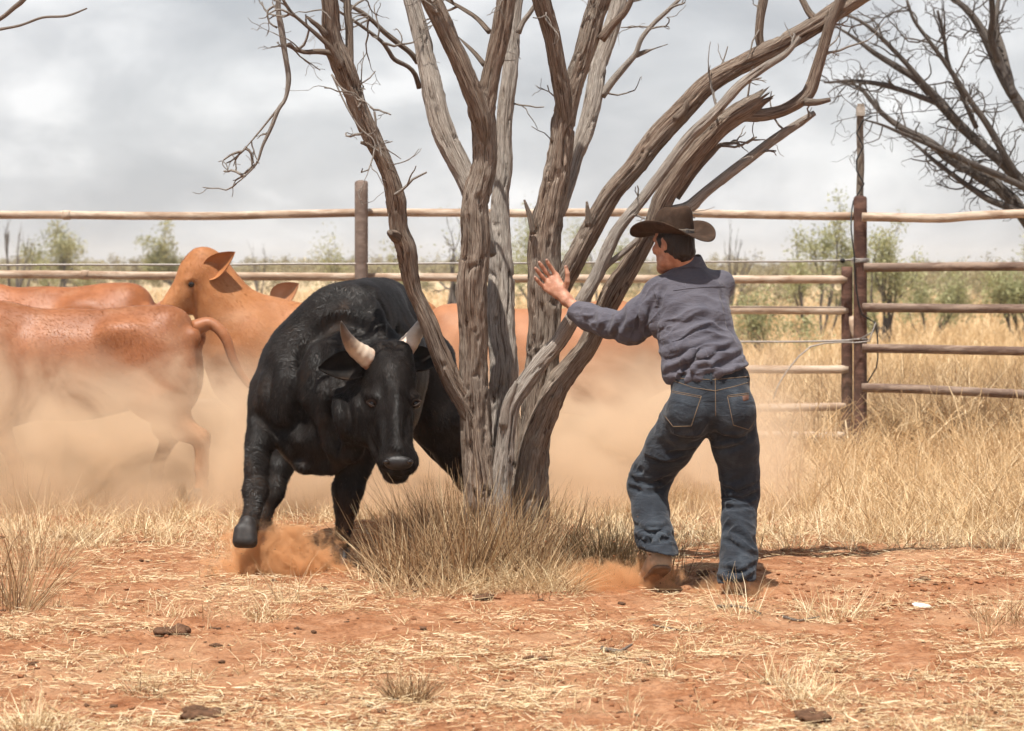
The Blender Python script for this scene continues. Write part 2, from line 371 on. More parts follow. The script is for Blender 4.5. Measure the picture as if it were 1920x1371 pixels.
def m_cloth(name, stops, sc, weave, dust=None):
    t = NT(name); v = t.obj(); n_ = t.noise(v, sc, 5, 0.6); col = t.ramp(n_, stops)
    w = t.noise(t.mapv(v, (1, 1, 3.0)), 260, 2, 0.6); col = t.mix(t.rng(w, 0.35, 0.7, 0.0, weave), col, stops[-1][1])
    if dust: col = t.mix(t.rng(t.n('ShaderNodeSeparateXYZ', {0: v}).outputs[2], dust[0], dust[1], 0.65, 0.0), col, (0.42, 0.24, 0.13))
    wr = t.noise(t.mapv(v, (1.0, 1.0, 2.4)), 11, 4, 0.6, 0.8)
    return t.pbr(col, 0.85, t.bump(w, 0.25, 0.002, t.bump(wr, 0.5, 0.02)), 0.2, Sheen_Weight=0.12)
def m_plain(name, col, rough=0.7, spec=0.3, var=0.35, sc=25, metal=0.0, b=0.2):
    t = NT(name); v = t.obj(); n_ = t.noise(v, sc, 5, 0.65); c = t.mix(t.rng(n_, 0.35, 0.7), tuple(x * (1 - var) for x in col), col)
    return t.pbr(c, rough, t.bump(n_, b, 0.006), spec, Metallic=metal)
def m_pipe(name, top, side, rust):
    t = NT(name); v = t.obj()
    n_ = t.noise(t.mapv(v, (0.35, 1, 1)), 9, 6, 0.65); f = t.noise(v, 60, 4)
    c = t.mix(t.rng(n_, 0.38, 0.62), side, rust)
    c = t.mix(t.rng(t.noise(t.mapv(v, (0.2, 1, 1)), 16, 5, 0.7), 0.45, 0.62, 0.0, 0.75), c, top)
    return t.pbr(c, 0.8, t.bump(f, 0.3, 0.004), 0.25)
G_ = m_ground()
STRAW = [(0.0, (0.20, 0.115, 0.05)), (0.25, (0.42, 0.28, 0.14)), (0.6, (0.60, 0.45, 0.26)), (1.0, (0.74, 0.62, 0.42))]
M_straw = m_straw('dry_straw', STRAW, 0.12)
M_grass = m_straw('dry_grass', [(0.0, (0.24, 0.135, 0.06)), (0.3, (0.48, 0.31, 0.155)), (0.7, (0.66, 0.475, 0.265)), (1.0, (0.78, 0.62, 0.40))], 0.38)
M_clump = m_straw('clump_grass', [(0.0, (0.09, 0.052, 0.03)), (0.25, (0.23, 0.135, 0.07)), (0.45, (0.42, 0.27, 0.145)), (0.7, (0.62, 0.45, 0.265)), (1.0, (0.68, 0.56, 0.35))], 0.3)
M_twiggy = m_straw('twiggy_grass', [(0.0, (0.06, 0.04, 0.022)), (0.5, (0.15, 0.10, 0.05)), (0.85, (0.30, 0.21, 0.11)), (1.0, (0.5, 0.4, 0.24))], 0.2)
M_leaf = m_straw('olive_leaves', [(0.0, (0.15, 0.16, 0.06)), (0.4, (0.27, 0.27, 0.12)), (0.75, (0.38, 0.36, 0.18)), (1.0, (0.46, 0.40, 0.22))], 0.35)
M_leafg = m_straw('pale_green_leaves', [(0.0, (0.19, 0.19, 0.085)), (0.4, (0.30, 0.31, 0.15)), (0.8, (0.42, 0.42, 0.23)), (1.0, (0.48, 0.43, 0.27))], 0.4)
M_scrub = m_straw('scrub_leaves', [(0.0, (0.13, 0.10, 0.06)), (0.4, (0.22, 0.19, 0.11)), (0.8, (0.30, 0.27, 0.15)), (1.0, (0.38, 0.32, 0.19))], 0.3)
M_bark = m_bark('stringy_bark', [(0.30, (0.075, 0.05, 0.037)), (0.42, (0.29, 0.205, 0.15)), (0.56, (0.46, 0.36, 0.28)), (0.75, (0.62, 0.53, 0.44))], (0.075, 0.045, 0.032))
M_pale = m_bark('weathered_lit_wood', [(0.25, (0.12, 0.095, 0.08)), (0.40, (0.40, 0.34, 0.285)), (0.60, (0.57, 0.50, 0.43)), (0.8, (0.66, 0.60, 0.53))], (0.11, 0.085, 0.068), 0.8)  # paler than the bark: weathering, and partly sunlight put into the colour
M_twig = m_bark('grey_twig', [(0.3, (0.08, 0.06, 0.05)), (0.5, (0.20, 0.16, 0.13)), (0.75, (0.36, 0.31, 0.26))], (0.07, 0.05, 0.04), 0.5)
M_dead = m_bark('dead_tree_bark', [(0.3, (0.04, 0.033, 0.03)), (0.5, (0.10, 0.083, 0.072)), (0.75, (0.22, 0.19, 0.165))], (0.05, 0.04, 0.035), 0.5)
# ------------------------------------------------------------------ ground
PITS = [(rng.uniform(-3.4, 3.4), rng.uniform(7.2, 13.5), rng.uniform(0.05, 0.13), rng.uniform(0.008, 0.022)) for _ in range(130)]
def gz0(x, y):
    x = np.asarray(x, float); y = np.asarray(y, float)
    near = np.clip(1.2 - np.abs(y - 9) / 30, 0.0, 1)
    z = 0.03 * n2d(x, y, 0.5, 1, 2) + near * (0.026 * n2d(x, y, 2.3, 2, 3) + 0.022 * n2d(x, y, 8, 4, 3) + 0.020 * np.maximum(0, n2d(x, y, 21, 6, 3)))
    for px_, py_, r, d in PITS:
        q = ((x - px_) ** 2 + (y - py_) ** 2) / r ** 2
        if x.size > 50: k = q < 9; z[k] += d * (-np.exp(-q[k] * 1.6) + 0.75 * np.exp(-(np.sqrt(q[k]) - 1.25) ** 2 * 7))
    return z
_gx, _gy = np.arange(-6, 8.01, .025), np.arange(6.2, 28.01, .025); _GZ = gz0(*[a.ravel() for a in np.meshgrid(_gx, _gy)]).reshape(len(_gy), len(_gx))
def gz(x, y):                                          # ground height, looked up from a table near the yard
    x = np.asarray(x, float); y = np.asarray(y, float); k = (x > -5.9) & (x < 7.9) & (y > 6.3) & (y < 27.9); fx = np.clip((x + 6) / .025, 0, len(_gx) - 1.01); fy = np.clip((y - 6.2) / .025, 0, len(_gy) - 1.01)
    i, j = fx.astype(int), fy.astype(int); a, b = fx - i, fy - j; z = (_GZ[j, i] * (1 - a) + _GZ[j, i + 1] * a) * (1 - b) + (_GZ[j + 1, i] * (1 - a) + _GZ[j + 1, i + 1] * a) * b
    if not k.all(): z = z.copy(); z[~k] = gz0(x[~k], y[~k])
    return z
ys = [-40.0, -20, -8, 0, 3, 5]; y = 6.4
while y < 900: ys.append(y); y += max(0.014 * (y / 8) ** 1.6 if y < 19 else y * 0.012, 0.014)
ys = np.array(ys); u = np.linspace(-1, 1, 361); xs = 3.6 * u + 0.0 * u
W = np.maximum(2.6 + np.abs(ys) * 0.20, 3.0)
edge = np.concatenate([[-4, -3, -2, -1.4], np.linspace(-1, 1, 341), [1.4, 2, 3, 4]])
X = edge[None, :] * W[:, None]; Y = np.broadcast_to(ys[:, None], X.shape)
Z = gz(X.ravel(), Y.ravel()).reshape(X.shape)
nr, nc = X.shape; i = np.arange(nr - 1)[:, None] * nc; j = np.arange(nc - 1)[None, :]
mk('ground', np.stack([X, Y, Z], -1).reshape(-1, 3), np.stack([i + j, i + j + 1, i + nc + j + 1, i + nc + j], -1).reshape(-1, 4), G_)
tag(bpy.data.objects['ground'], 'flat red dirt of the stock yard running out to the dry plain', 'ground', kind='structure')

# ------------------------------------------------------------------ fences (19 m away)
M_rail = m_pipe('dusty_rail', (0.56, 0.46, 0.36), (0.40, 0.30, 0.22), (0.27, 0.18, 0.12))
M_rail2 = m_pipe('rusty_rail', (0.30, 0.22, 0.165), (0.17, 0.12, 0.09), (0.11, 0.066, 0.048))
M_post = m_pipe('rusty_post', (0.16, 0.085, 0.06), (0.085, 0.042, 0.03), (0.055, 0.026, 0.019))
M_post2 = m_pipe('dusty_post', (0.25, 0.19, 0.155), (0.17, 0.125, 0.10), (0.13, 0.09, 0.07))
M_wire = m_plain('steel_cable', (0.36, 0.33, 0.30), 0.5, 0.5, 0.4, 90, 0.4)
M_black = m_plain('black_rubber', (0.02, 0.02, 0.02), 0.5)
M_timber = m_bark('grey_timber', [(0.3, (0.13, 0.10, 0.075)), (0.5, (0.26, 0.21, 0.165)), (0.75, (0.40, 0.34, 0.28))], (0.06, 0.045, 0.035), 0.6)
DF = 19.0
def pline(pts, D=None):
    return np.array([at(p[0], p[1], p[2] if len(p) > 2 else D) for p in pts])
def piece(name, P, r, m, parent, n=14, wob=0.0, step=0.08, seed=0):
    P = spline(np.asarray(P, float), step)
    if wob: P = P + wob * np.stack([0 * P[:, 0], noise(P * [2.1, 1, 1], seed), noise(P * [1.7, 1, 1] + 9, seed)], -1)
    V, f, a = tube(P, np.full(len(P), r), n); return mk(name, V, f, m, parent, attrs=a)
def post(px, ytop, rpx, D, m, parent, name='post', dome=True):
    t = at(px, ytop, D); r = pxr(rpx, D)
    hs = np.linspace(-0.3, t[2] - r * (0.35 if dome else 0), 24); P = np.stack([np.full(24, t[0]), np.full(24, D), hs], -1)
    if dome: P = np.concatenate([P, [[t[0], D, t[2] - r * 0.12], [t[0], D, t[2]]]])
    R = np.full(len(P), r)
    if dome: R[-2] = r * 0.82; R[-1] = r * 0.35
    V, f, a = tube(P, R, 22); return mk(name, V, f, m, parent, attrs=a)
fa = empty('rail_fence', at(1588, 858, DF)); tag(fa, 'dusty pipe rail fence running behind the cattle and the tree', 'fence', 'stock yard fences')
post(677.5, 338, 12.5, DF, M_post2, fa); post(1588, 500, 10.5, DF + 0.14, M_post, fa, dome=False)
post(-234, 338, 12.5, DF, M_post2, fa)
lrails = [[(-600, 401), (0, 403), (420, 404), (800, 399), (1240, 400), (1603, 406)],
          [(-600, 512), (0, 514), (420, 518), (860, 521), (1240, 523), (1588, 524.5)],
          [(-600, 578), (0, 580), (860, 590), (1300, 582), (1590, 583)],
          [(-600, 678), (300, 684), (1300, 691), (1590, 692)], [(-600, 750), (300, 756), (1300, 764), (1586, 762)], [(-600, 806), (500, 810), (1584, 817)]]
for k, r in enumerate(lrails): piece('rail', pline(r, DF + 0.12), 0.033, M_rail, fa, wob=0.006, seed=k)
for x, yy in ((125, 403.3), (160, 515.5), (1010, 521.8)):
    c = at(x, yy, DF + 0.12); V, f, a = tube([c - [0.03, 0, 0], c + [0.03, 0, 0]], [0.039, 0.039], 14); mk('pipe_coupling', V, f, M_rail, fa, attrs=a)
piece('cable', pline([(-600, 496), (0, 497), (680, 495), (1350, 491), (1500, 490), (1612, 487)], DF - 0.02), 0.0085, M_wire, fa, 6, 0.003)
piece('cable', pline([(-600, 634), (700, 637), (1400, 641), (1590, 638), (1612, 635)], DF - 0.02), 0.0085, M_wire, fa, 6, 0.003)
piece('brace', pline([(1596, 595, DF + 0.12), (1606, 640, DF + 0.05)]), 0.03, M_rail, fa, 10)
fb = empty('rail_fence', at(1615, 858, DF)); tag(fb, 'dark rusty five rail fence panel at the right beside the tall pole', 'fence', 'stock yard fences')
post(1613, 367, 12.5, DF, M_post, fb)
rr = [[(1617, 407), (1760, 409), (1850, 403), (2150, 396)], [(1620, 501.5), (1920, 500), (2200, 499)], [(1618, 577), (1920, 579), (2200, 581)],
      [(1617, 653), (1760, 655), (1920, 659), (2200, 667)], [(1616, 727), (1760, 731), (1920, 739), (2200, 753)]]
for k, r in enumerate(rr): piece('rail', pline(r, DF - 0.11), 0.036, M_rail2 if k else M_rail, fb, wob=0.006, seed=20 + k)
post(2230, 367, 12.5, DF, M_post, fb)
for k, y0 in enumerate((485, 488, 491, 637)):
    c = at(1613, y0, DF); th = np.linspace(0, 2 * np.pi, 20); P = np.stack([c[0] + 0.06 * np.cos(th), DF + 0.06 * np.sin(th), c[2] + 0.006 * np.sin(th + k)], -1)
    V, f, a = tube(P, np.full(20, 0.0075), 6); mk('cable_wrap', V, f, M_wire, fb, attrs=a)
c = at(1580, 489, DF - 0.03); V, f, a = sphere(c, 0.02); mk('cable_clamp', V, f, M_black, fb)
piece('loose_cable', pline([(1612, 636, DF - 0.07), (1638, 622, DF - 0.1), (1642, 605, DF - 0.12), (1630, 640, DF - 0.1), (1575, 642, DF - 0.1), (1520, 650, DF - 0.12), (1480, 690, DF - 0.15), (1458, 725, DF - 0.18), (1450, 748, DF - 0.2)]), 0.006, M_wire, fb, 6)
# timber pole with its insulator, cord and wire
po = empty('timber_pole', at(1613, 858, DF + 0.13)); tag(po, 'tall thin grey timber pole rising behind the rusty corner post', 'pole')
c = at(1613, 195, DF + 0.13); P = np.stack([np.full(40, c[0]) + 0.004 * np.sin(np.arange(40)), np.full(40, c[1]), np.linspace(-0.2, c[2], 40)], -1)
V, f, a = tube(P, np.full(40, 0.028), 16, 0.25, 3); mk('shaft', V, f, M_timber, po, attrs=a)
V, f, a = box(at(1613.5, 209, DF + 0.09), (0.062, 0.07, 0.072)); mk('insulator', V, f, m_plain('insulator_clay', (0.45, 0.40, 0.34), 0.6), po, smooth=False)
piece('wire', pline([(1618, 219, DF + 0.1), (1640, 217, DF + 0.1), (1920, 190, DF + 1), (2300, 150, DF + 2)]), 0.003, M_black, po, 5)
piece('cord', pline([(1634, 219, DF + 0.05), (1618, 226, DF + 0.07), (1606, 250, DF + 0.08), (1619, 275, DF + 0.08), (1606, 300, DF + 0.08), (1606, 320, DF + 0.08), (1620, 345, DF + 0.08), (1600, 378, DF + 0.08), (1596, 430, DF - 0.04), (1602, 480, DF - 0.08), (1604, 530, DF - 0.08), (1616, 590, DF - 0.08), (1640, 605, DF - 0.1), (1646, 650, DF - 0.1), (1643, 690, DF - 0.1), (1626, 718, DF - 0.08)]), 0.006, M_black, po, 6)

# ------------------------------------------------------------------ dead multi-stemmed tree in the middle
TD = 12.15
tr = empty('dead_tree', at(945, 1060, TD)); tag(tr, 'large bare multi-stemmed tree with grey stringy bark between bull and man', 'tree')
def limb(name, pts, m, D0, D1, n=40, bark=1.0, seed=0, step=0.014, parent=tr, broken=False):
    """pts: (px, py, radius px); the depth runs from D0 at the first point to D1 at the last"""
    k = len(pts); L = np.array([p[:2] for p in pts], float); s = np.concatenate([[0], np.cumsum(np.linalg.norm(np.diff(L, axis=0), axis=1))]); s /= s[-1]
    Q = np.array([[*at(p[0], p[1], D0 + (D1 - D0) * t), pxr(p[2], D0 + (D1 - D0) * t)] for p, t in zip(pts, s)])
    Q = spline(Q, step); R = np.maximum(Q[:, 3] * (.9 if bark >= 1 else 1), 0.0015)
    P = Q[:, :3] + (0.14 * R)[:, None] * np.stack([noise(Q[:, :3] * 5 + seed, a) for a in (1, 2, 3)], -1)
    V, f, a = tube(P, R, n, bark, seed)
    if broken:
        e = (len(P) - 1) * n; ax = norm(P[-1] - P[-4]); V[e:e + n] += ax * (R[-1] * rng.uniform(-1.2, 2.2, n))[:, None]; V[-1] -= ax * R[-1]
    return mk(name, V, f, m, parent, attrs=a)
stems = [
 ('stem', [(915, 1090, 62), (912, 1030, 50), (905, 930, 38), (898, 853, 31), (890, 774, 28), (888, 656, 27.5), (884, 537, 28), (889, 459, 28), (893, 380, 27), (900, 345, 27), (909, 300, 23), (909, 240, 23), (905, 205, 26), (915, 165, 20), (925, 120, 18), (938, 60, 18), (950, 0, 19), (960, -60, 18), (980, -200, 15), (990, -400, 10)], M_bark, 12.0, 11.75, 1),
 ('stem', [(908, 275, 5), (905, 235, 16), (890, 175, 19), (868, 125, 17.5), (848, 85, 18), (828, 40, 19), (808, 0, 19), (780, -70, 17), (740, -220, 12), (730, -380, 8)], M_bark, 11.82, 11.5, 2),
 ('stem', [(938, 1080, 46), (936, 980, 36), (935, 853, 27), (938, 760, 25), (942, 690, 27), (939, 600, 27), (938, 537, 25), (939, 459, 22), (937, 385, 18), (944, 312, 15), (947, 219, 15), (957, 125, 15), (966, 50, 10), (975, -20, 9), (1000, -150, 6)], M_pale, 12.18, 12.75, 3),
 ('stem', [(915, 480, 18), (893, 380, 20), (863, 312, 20), (835, 250, 22), (814, 187, 21), (802, 125, 18), (786, 50, 16), (770, -10, 15), (745, -120, 12), (720, -300, 8)], M_pale, 12.1, 12.6, 4),
 ('stem', [(890, 790, 22), (865, 745, 19), (838, 695, 19), (806, 616, 17.5), (786, 565, 15), (775, 537, 15.5), (760, 465, 20), (747, 428, 18), (743, 375, 20), (724, 312, 16.5), (695, 250, 18), (665, 187, 18), (641, 125, 22), (624, 70, 18), (617, 0, 16), (612, -80, 15), (590, -250, 10)], M_bark, 11.95, 11.45, 5),
 ('stem', [(985, 1090, 60), (988, 1010, 46), (995, 930, 35), (999, 853, 31), (1008, 774, 31), (1013, 695, 32), (1018, 616, 32), (1020, 537, 32), (1019, 459, 31), (1035, 380, 27), (1046, 312, 24.5), (1058, 219, 23), (1068, 170, 23), (1085, 125, 19), (1104, 62, 20), (1126, 0, 20), (1145, -70, 18), (1170, -250, 12)], M_bark, 12.15, 12.0, 6),
 ('stem', [(1064, 250, 5), (1060, 212, 14), (1052, 165, 17), (1046, 125, 16.5), (1035, 62, 17), (1016, 0, 18), (1000, -60, 17), (985, -200, 13)], M_bark, 12.04, 11.7, 7),
 ('stem', [(1045, 400, 16), (1070, 330, 14), (1082, 290, 14), (1095, 250, 17), (1110, 187, 17.5), (1122, 125, 17), (1142, 62, 16), (1160, 0, 14.5), (1185, -90, 12)], M_pale, 12.25, 12.7, 8),
 ('stem', [(1012, 615, 18), (1045, 545, 20), (1072, 498, 20.5), (1096, 453, 20), (1112, 425, 20), (1148, 362, 20), (1190, 310, 20), (1232, 255, 21), (1280, 205, 20.5), (1330, 160, 19), (1400, 115, 18.5), (1460, 85, 18), (1515, 55, 17.5), (1565, 26, 18), (1615, -8, 17), (1700, -60, 14), (1850, -160, 9)], M_bark, 12.1, 11.9, 9),
 ('stem', [(938, 1040, 26), (942, 900, 20), (952, 800, 17), (962, 755, 18), (990, 715, 18), (1020, 672, 16), (1048, 640, 15.5), (1075, 595, 15), (1095, 560, 15), (1118, 520, 13), (1140, 465, 13), (1160, 428, 11), (1200, 380, 10), (1245, 318, 10), (1290, 262, 11), (1340, 212, 11), (1385, 162, 9), (1430, 128, 8), (1475, 100, 6), (1500, 70, 4)], M_pale, 11.92, 11.85, 10),
 ('stem', [(975, 1080, 44), (982, 980, 32), (990, 900, 29), (1000, 830, 27), (1020, 765, 27), (1040, 725, 25), (1066, 690, 22), (1098, 650, 19), (1128, 590, 20), (1152, 548, 22), (1178, 508, 20), (1200, 470, 19), (1222, 428, 18), (1245, 375, 20), (1284, 312, 19.5), (1335, 250, 18.5), (1372, 219, 19), (1400, 202, 19), (1428, 183, 13)], M_bark, 12.1, 11.95, 11)]
limb('trunk', [(955, 1095, 72), (956, 1010, 58), (957, 940, 46), (960, 880, 34), (963, 820, 22), (966, 770, 8)], M_bark, 12.12, 12.16, 48, 1.0, 15)
for nm, pts, m, d0, d1, sd in stems: limb(nm, pts, m, d0, d1, 44, 1.0, sd, broken=(sd == 11))
branches = [
 ([(1392, 214, 15), (1430, 215, 12), (1470, 206, 11), (1505, 186, 12), (1520, 168, 12), (1532, 130, 11), (1545, 85, 10), (1558, 40, 9), (1575, -5, 7), (1590, -60, 5)], M_bark, 11.97, 11.9),
 ([(1508, 190, 8), (1530, 192, 6), (1557, 187, 4)], M_bark, 11.9, 11.9),
 ([(1255, 400, 14), (1292, 388, 12), (1330, 356, 10), (1400, 300, 9.5), (1460, 256, 9), (1500, 230, 7.5), (1527, 212, 5)], M_pale, 12.0, 12.2),
 ([(1268, 372, 8), (1300, 325, 7), (1335, 287, 6), (1352, 272, 4), (1378, 268, 2)], M_bark, 12.05, 12.05),
 ([(1118, 525, 7), (1138, 498, 6), (1162, 480, 5.5), (1190, 455, 5), (1215, 425, 3)], M_pale, 11.9, 11.88),
 ([(1435, 108, 9), (1424, 75, 8), (1425, 40, 8), (1431, 5, 9), (1440, -40, 7)], M_bark, 12.0, 12.0),
 ([(1543, 45, 7), (1520, 28, 7), (1508, 8, 6), (1490, -30, 5)], M_bark, 11.95, 12.0),
 ([(1268, 225, 9), (1284, 205, 7), (1287, 188, 3)], M_bark, 11.98, 11.95), ([(1104, 425, 8), (1102, 400, 5), (1100, 378, 2)], M_bark, 11.9, 11.88),
 ([(1128, 75, 9), (1150, 45, 7), (1172, 22, 6), (1188, -10, 5), (1210, -60, 3)], M_bark, 12.0, 11.9),
 ([(1128, 180, 8), (1150, 150, 7), (1180, 115, 6), (1192, 100, 5), (1203, 72, 4.5), (1225, 45, 4), (1250, 22, 4), (1275, -2, 3)], M_pale, 12.45, 12.5),
 ([(1192, 105, 5), (1210, 97, 4), (1222, 93, 1.5), (1252, 83, 0.7)], M_pale, 12.5, 12.5),
 ([(972, 62, 6), (980, 42, 5), (1000, 14, 4), (1015, -20, 3)], M_pale, 12.6, 12.6),
 ([(652, 135, 10), (655, 100, 8), (655, 60, 7), (652, 20, 7), (650, -40, 6)], M_bark, 11.62, 11.7),
 ([(640, 120, 8), (622, 102, 6), (598, 97, 5), (570, 98, 4), (545, 88, 3), (535, 85, 1.5)], M_bark, 11.58, 11.5),
 ([(640, 125, 7), (622, 92, 5), (595, 66, 4), (565, 40, 3), (545, 22, 3), (528, -5, 2.5)], M_bark, 11.55, 11.4),
 ([(612, 68, 7), (600, 52, 5), (585, 40, 4), (575, 31, 2)], M_bark, 11.55, 11.5),
 ([(784, 118, 6), (770, 100, 5), (745, 80, 5), (720, 60, 4.5), (705, 45, 4), (680, 25, 4), (655, 10, 3), (620, -15, 3)], M_bark, 12.4, 12.2),
 ([(786, 165, 5), (778, 140, 4.5), (765, 125, 4), (740, 112, 4.5), (728, 95, 4), (715, 78, 3.5), (690, 58, 3), (668, 42, 3), (630, 18, 2)], M_bark, 12.4, 12.1),
 ([(918, 60, 5), (895, 35, 4), (870, 18, 3.5), (835, -2, 2.5), (800, -20, 2)], M_bark, 12.1, 12.4), ([(908, 122, 5), (890, 100, 4), (872, 82, 2.5), (860, 70, 1)], M_bark, 12.0, 12.1),
 ([(525, -40, 5), (522, 15, 5), (528, 55, 6), (536, 110, 5), (541, 148, 5), (535, 185, 3.5), (522, 205, 4), (508, 240, 3.5), (492, 275, 2.6), (482, 305, 2), (460, 330, 1.4), (436, 350, 0.8)], M_pale, 11.5, 11.5),
 ([(524, 200, 2.5), (508, 220, 2), (488, 245, 1.8), (465, 272, 1.2), (440, 300, 0.7)], M_pale, 11.5, 11.48),
 ([(536, 85, 3), (545, 82, 2.5), (555, 95, 1.5)], M_pale, 11.5, 11.5), ([(518, 10, 2), (502, 20, 2), (505, 42, 1.6), (520, 52, 2)], M_pale, 11.5, 11.5),
 ([(702, 282, 5), (690, 272, 4), (677, 267, 3)], M_bark, 11.6, 11.55), ([(745, 445, 12), (737, 440, 9), (731, 437, 6)], M_bark, 11.75, 11.65),
 ([(945, 800, 10), (950, 760, 9), (962, 735, 5), (968, 715, 3)], M_pale, 11.88, 11.86), ([(1000, 440, 6), (993, 405, 5), (983, 375, 2)], M_bark, 12.0, 12.0),
 ([(622, 140, 2), (640, 165, 1.7), (668, 180, 1.5), (690, 195, 1), (702, 210, 0.6)], M_pale, 11.5, 11.42),
 ([(622, 140, 1.6), (650, 200, 1.6), (675, 240, 1.4), (700, 262, 1.4), (704, 285, 1)], M_pale, 11.5, 11.42)]
for k, (pts, m, d0, d1) in enumerate(branches): limb('branch', pts, m, d0, d1, 16, 0.6, 30 + k, 0.02)

# ------------------------------------------------------------------ random twigs, leafy trees
def grow(p, d, L, r, depth, R, spread=0.7, wig=0.35, up=0.0, kids=(2, 3), shrink=0.68, out=None, rmin=0.002, tips=None):
    if out is None: out = []
    k = max(3, int(5 * L / max(L, 0.2)) + 1); P = [np.array(p)]; d = norm(d); n = 5
    for q in range(n):
        d = norm(d + wig * R.normal(size=3) * 0.55 + np.array([0, 0, up]) * 0.3); P.append(P[-1] + d * L / n)
    rr = np.linspace(r, max(r * 0.55, rmin), n + 1); out.append((np.array(P), rr, depth))
    if depth > 0:
        for q in range(R.integers(kids[0], kids[1] + 1)):
            i = R.integers(2, n + 1); dd = norm(P[i] - P[i - 1]); dd = norm(dd + spread * R.normal(size=3))
            grow(P[i], dd, L * shrink * R.uniform(0.7, 1.15), rr[i] * 0.72, depth - 1, R, spread, wig, up, kids, shrink, out, rmin, tips)
    elif tips is not None: tips.append(np.array(P))
    return out
def tubes(segs, n0=7):
    parts = []
    for k, (P, r, dp) in enumerate(segs): parts.append(tube(P, r, max(4, n0 - (0 if dp > 1 else 2)), 0, k % 50, cap=False))
    return cat(parts)
def leaves(C, n, spread, size, R, droop=0.2):
    i = R.integers(0, len(C), n); c = C[i] + R.normal(size=(n, 3)) * spread
    a = norm(R.normal(size=(n, 3)) + [0, 0, -droop]); b = norm(np.cross(a, R.normal(size=(n, 3)))); s = size * R.uniform(0.6, 1.4, n)[:, None]
    V = np.stack([c - a * s, c + b * s * 0.4, c + a * s, c - b * s * 0.4], 1).reshape(-1, 3)
    rn = np.clip(0.5 + 0.22 * noise(c * 1.3, 3) + R.normal(size=n) * 0.18, 0, 1)
    return V, [np.arange(4 * n).reshape(-1, 4)], {'rnd': np.repeat(rn, 4)}
def leafy(name, px, ytop, D, width, m, label, seed, nl=5000, leaf=0.035, group=None, dens=0.16, trunkr=0.05, nst=4, cat_='tree'):
    R = np.random.default_rng(seed); b = at(px, 500, D); b[2] = 0; H = EYE + (500 - ytop) / F * D; w = width / F * D
    o = empty(name, b); tag(o, label, cat_, group); segs, tips = [], []
    for q in range(nst):
        dd = norm([R.normal() * 0.55 * w / H * 2, R.normal() * 0.4, 1.0])
        grow(b + [R.normal() * 0.08, R.normal() * 0.08, -0.05], dd, H * 0.45, trunkr, 3, R, 0.42, 0.22, 0.15, (2, 3), 0.62, segs, 0.004, tips)
    T = np.concatenate([t[2:] for t in tips])
    mxs = np.array([w / 2, max(w / 2, .6), H]); c = b + [0, 0, 0]
    s = min(1.0, 1e9); z1 = np.percentile(T[:, 2], 97); x1 = np.percentile(np.abs(T[:, 0] - b[0]), 96) + 1e-6
    sc = np.array([mxs[0] / x1, 1.0, H * 0.96 / z1]); T = (T - b) * sc + b
    segs = [((P - b) * sc + b, r, d) for P, r, d in segs]
    V, f, a = tubes(segs, 7); mk('trunk', V, f, M_dead, o, attrs=a)
    if nl:
        V, f, a = leaves(T, nl, dens, leaf, R); mk('crown', V, f, m, o, smooth=False, attrs=a)
    return o
Rt = np.random.default_rng(17); segs = []
for pts, D0, D1, n in [(st[1], st[3], st[4], 5) for st in stems] + [(b_[0], b_[2], b_[3], 4) for b_ in branches if len(b_[0]) > 4]:
    for q in range(n):
        i = Rt.integers(len(pts) // 2, len(pts) - 1); t_ = Rt.uniform(); u = (i + t_) / (len(pts) - 1); a_, b_ = pts[i], pts[i + 1]
        p = at(a_[0] + (b_[0] - a_[0]) * t_, a_[1] + (b_[1] - a_[1]) * t_, D0 + (D1 - D0) * u); dv = norm(at(b_[0], b_[1], D1) - at(a_[0], a_[1], D1)); 
        if not (-60 < a_[1] < 430): continue
        grow(p, norm(dv * .6 + Rt.normal(size=3) * .8), Rt.uniform(.08, .26), Rt.uniform(.004, .008), 2 if Rt.uniform() < .4 else 1, Rt, .6, .55, 0, (1, 2), .7, segs, .0013)
V, f, a = tubes(segs, 6); tag(mk('twigs', V, f, M_pale, tr, attrs=a), kind='stuff')
GB = 'scattered trees on the plain beyond the fence'
leafy('shrub', 1535, 398, 45, 150, M_leafg, 'pale green leafy shrub standing left of the corner post', 11, 5200, 0.032, GB, 0.10, 0.03, 5)
leafy('shrub', 1660, 432, 42, 120, M_leafg, 'grey-green shrub seen through the rusty fence just right of the post', 12, 5000, 0.030, GB, 0.09, 0.04, 5)
leafy('shrub', 1745, 500, 50, 130, M_leafg, 'low green shrub behind the second rail right of the post', 13, 4500, 0.035, GB, 0.12, 0.03, 5)
leafy('shrub', 1915, 455, 48, 110, M_leafg, 'leafy green shrub at the right edge of the picture', 14, 6000, 0.04, GB, 0.12, 0.04, 5)
leafy('shrub', 1445, 555, 38, 160, M_leafg, 'low olive shrub behind the rails between the man and the post', 15, 3500, 0.03, GB, 0.12, 0.02, 5)
leafy('tree', 340, 424, 120, 125, M_leaf, 'umbrella crowned tree above the pale cow head', 16, 4200, 0.085, GB, 0.22, 0.06, 4)
leafy('tree', 112, 430, 110, 110, M_leaf, 'olive leafy tree at the far left on the skyline', 17, 4200, 0.075, GB, 0.24, 0.06, 4)
leafy('tree', 1010, 402, 75, 130, M_leafg, 'pale green tree seen between the middle stems', 18, 3800, 0.045, GB, 0.2, 0.05, 4)
leafy('tree', 1120, 418, 80, 120, M_leafg, 'wispy green tree seen behind the raised hand', 19, 3000, 0.045, GB, 0.2, 0.05, 4)
leafy('tree', 640, 455, 70, 110, M_leaf, 'thin yellow-green tree left of the square fence post', 20, 1500, 0.045, GB, 0.2, 0.03, 4)
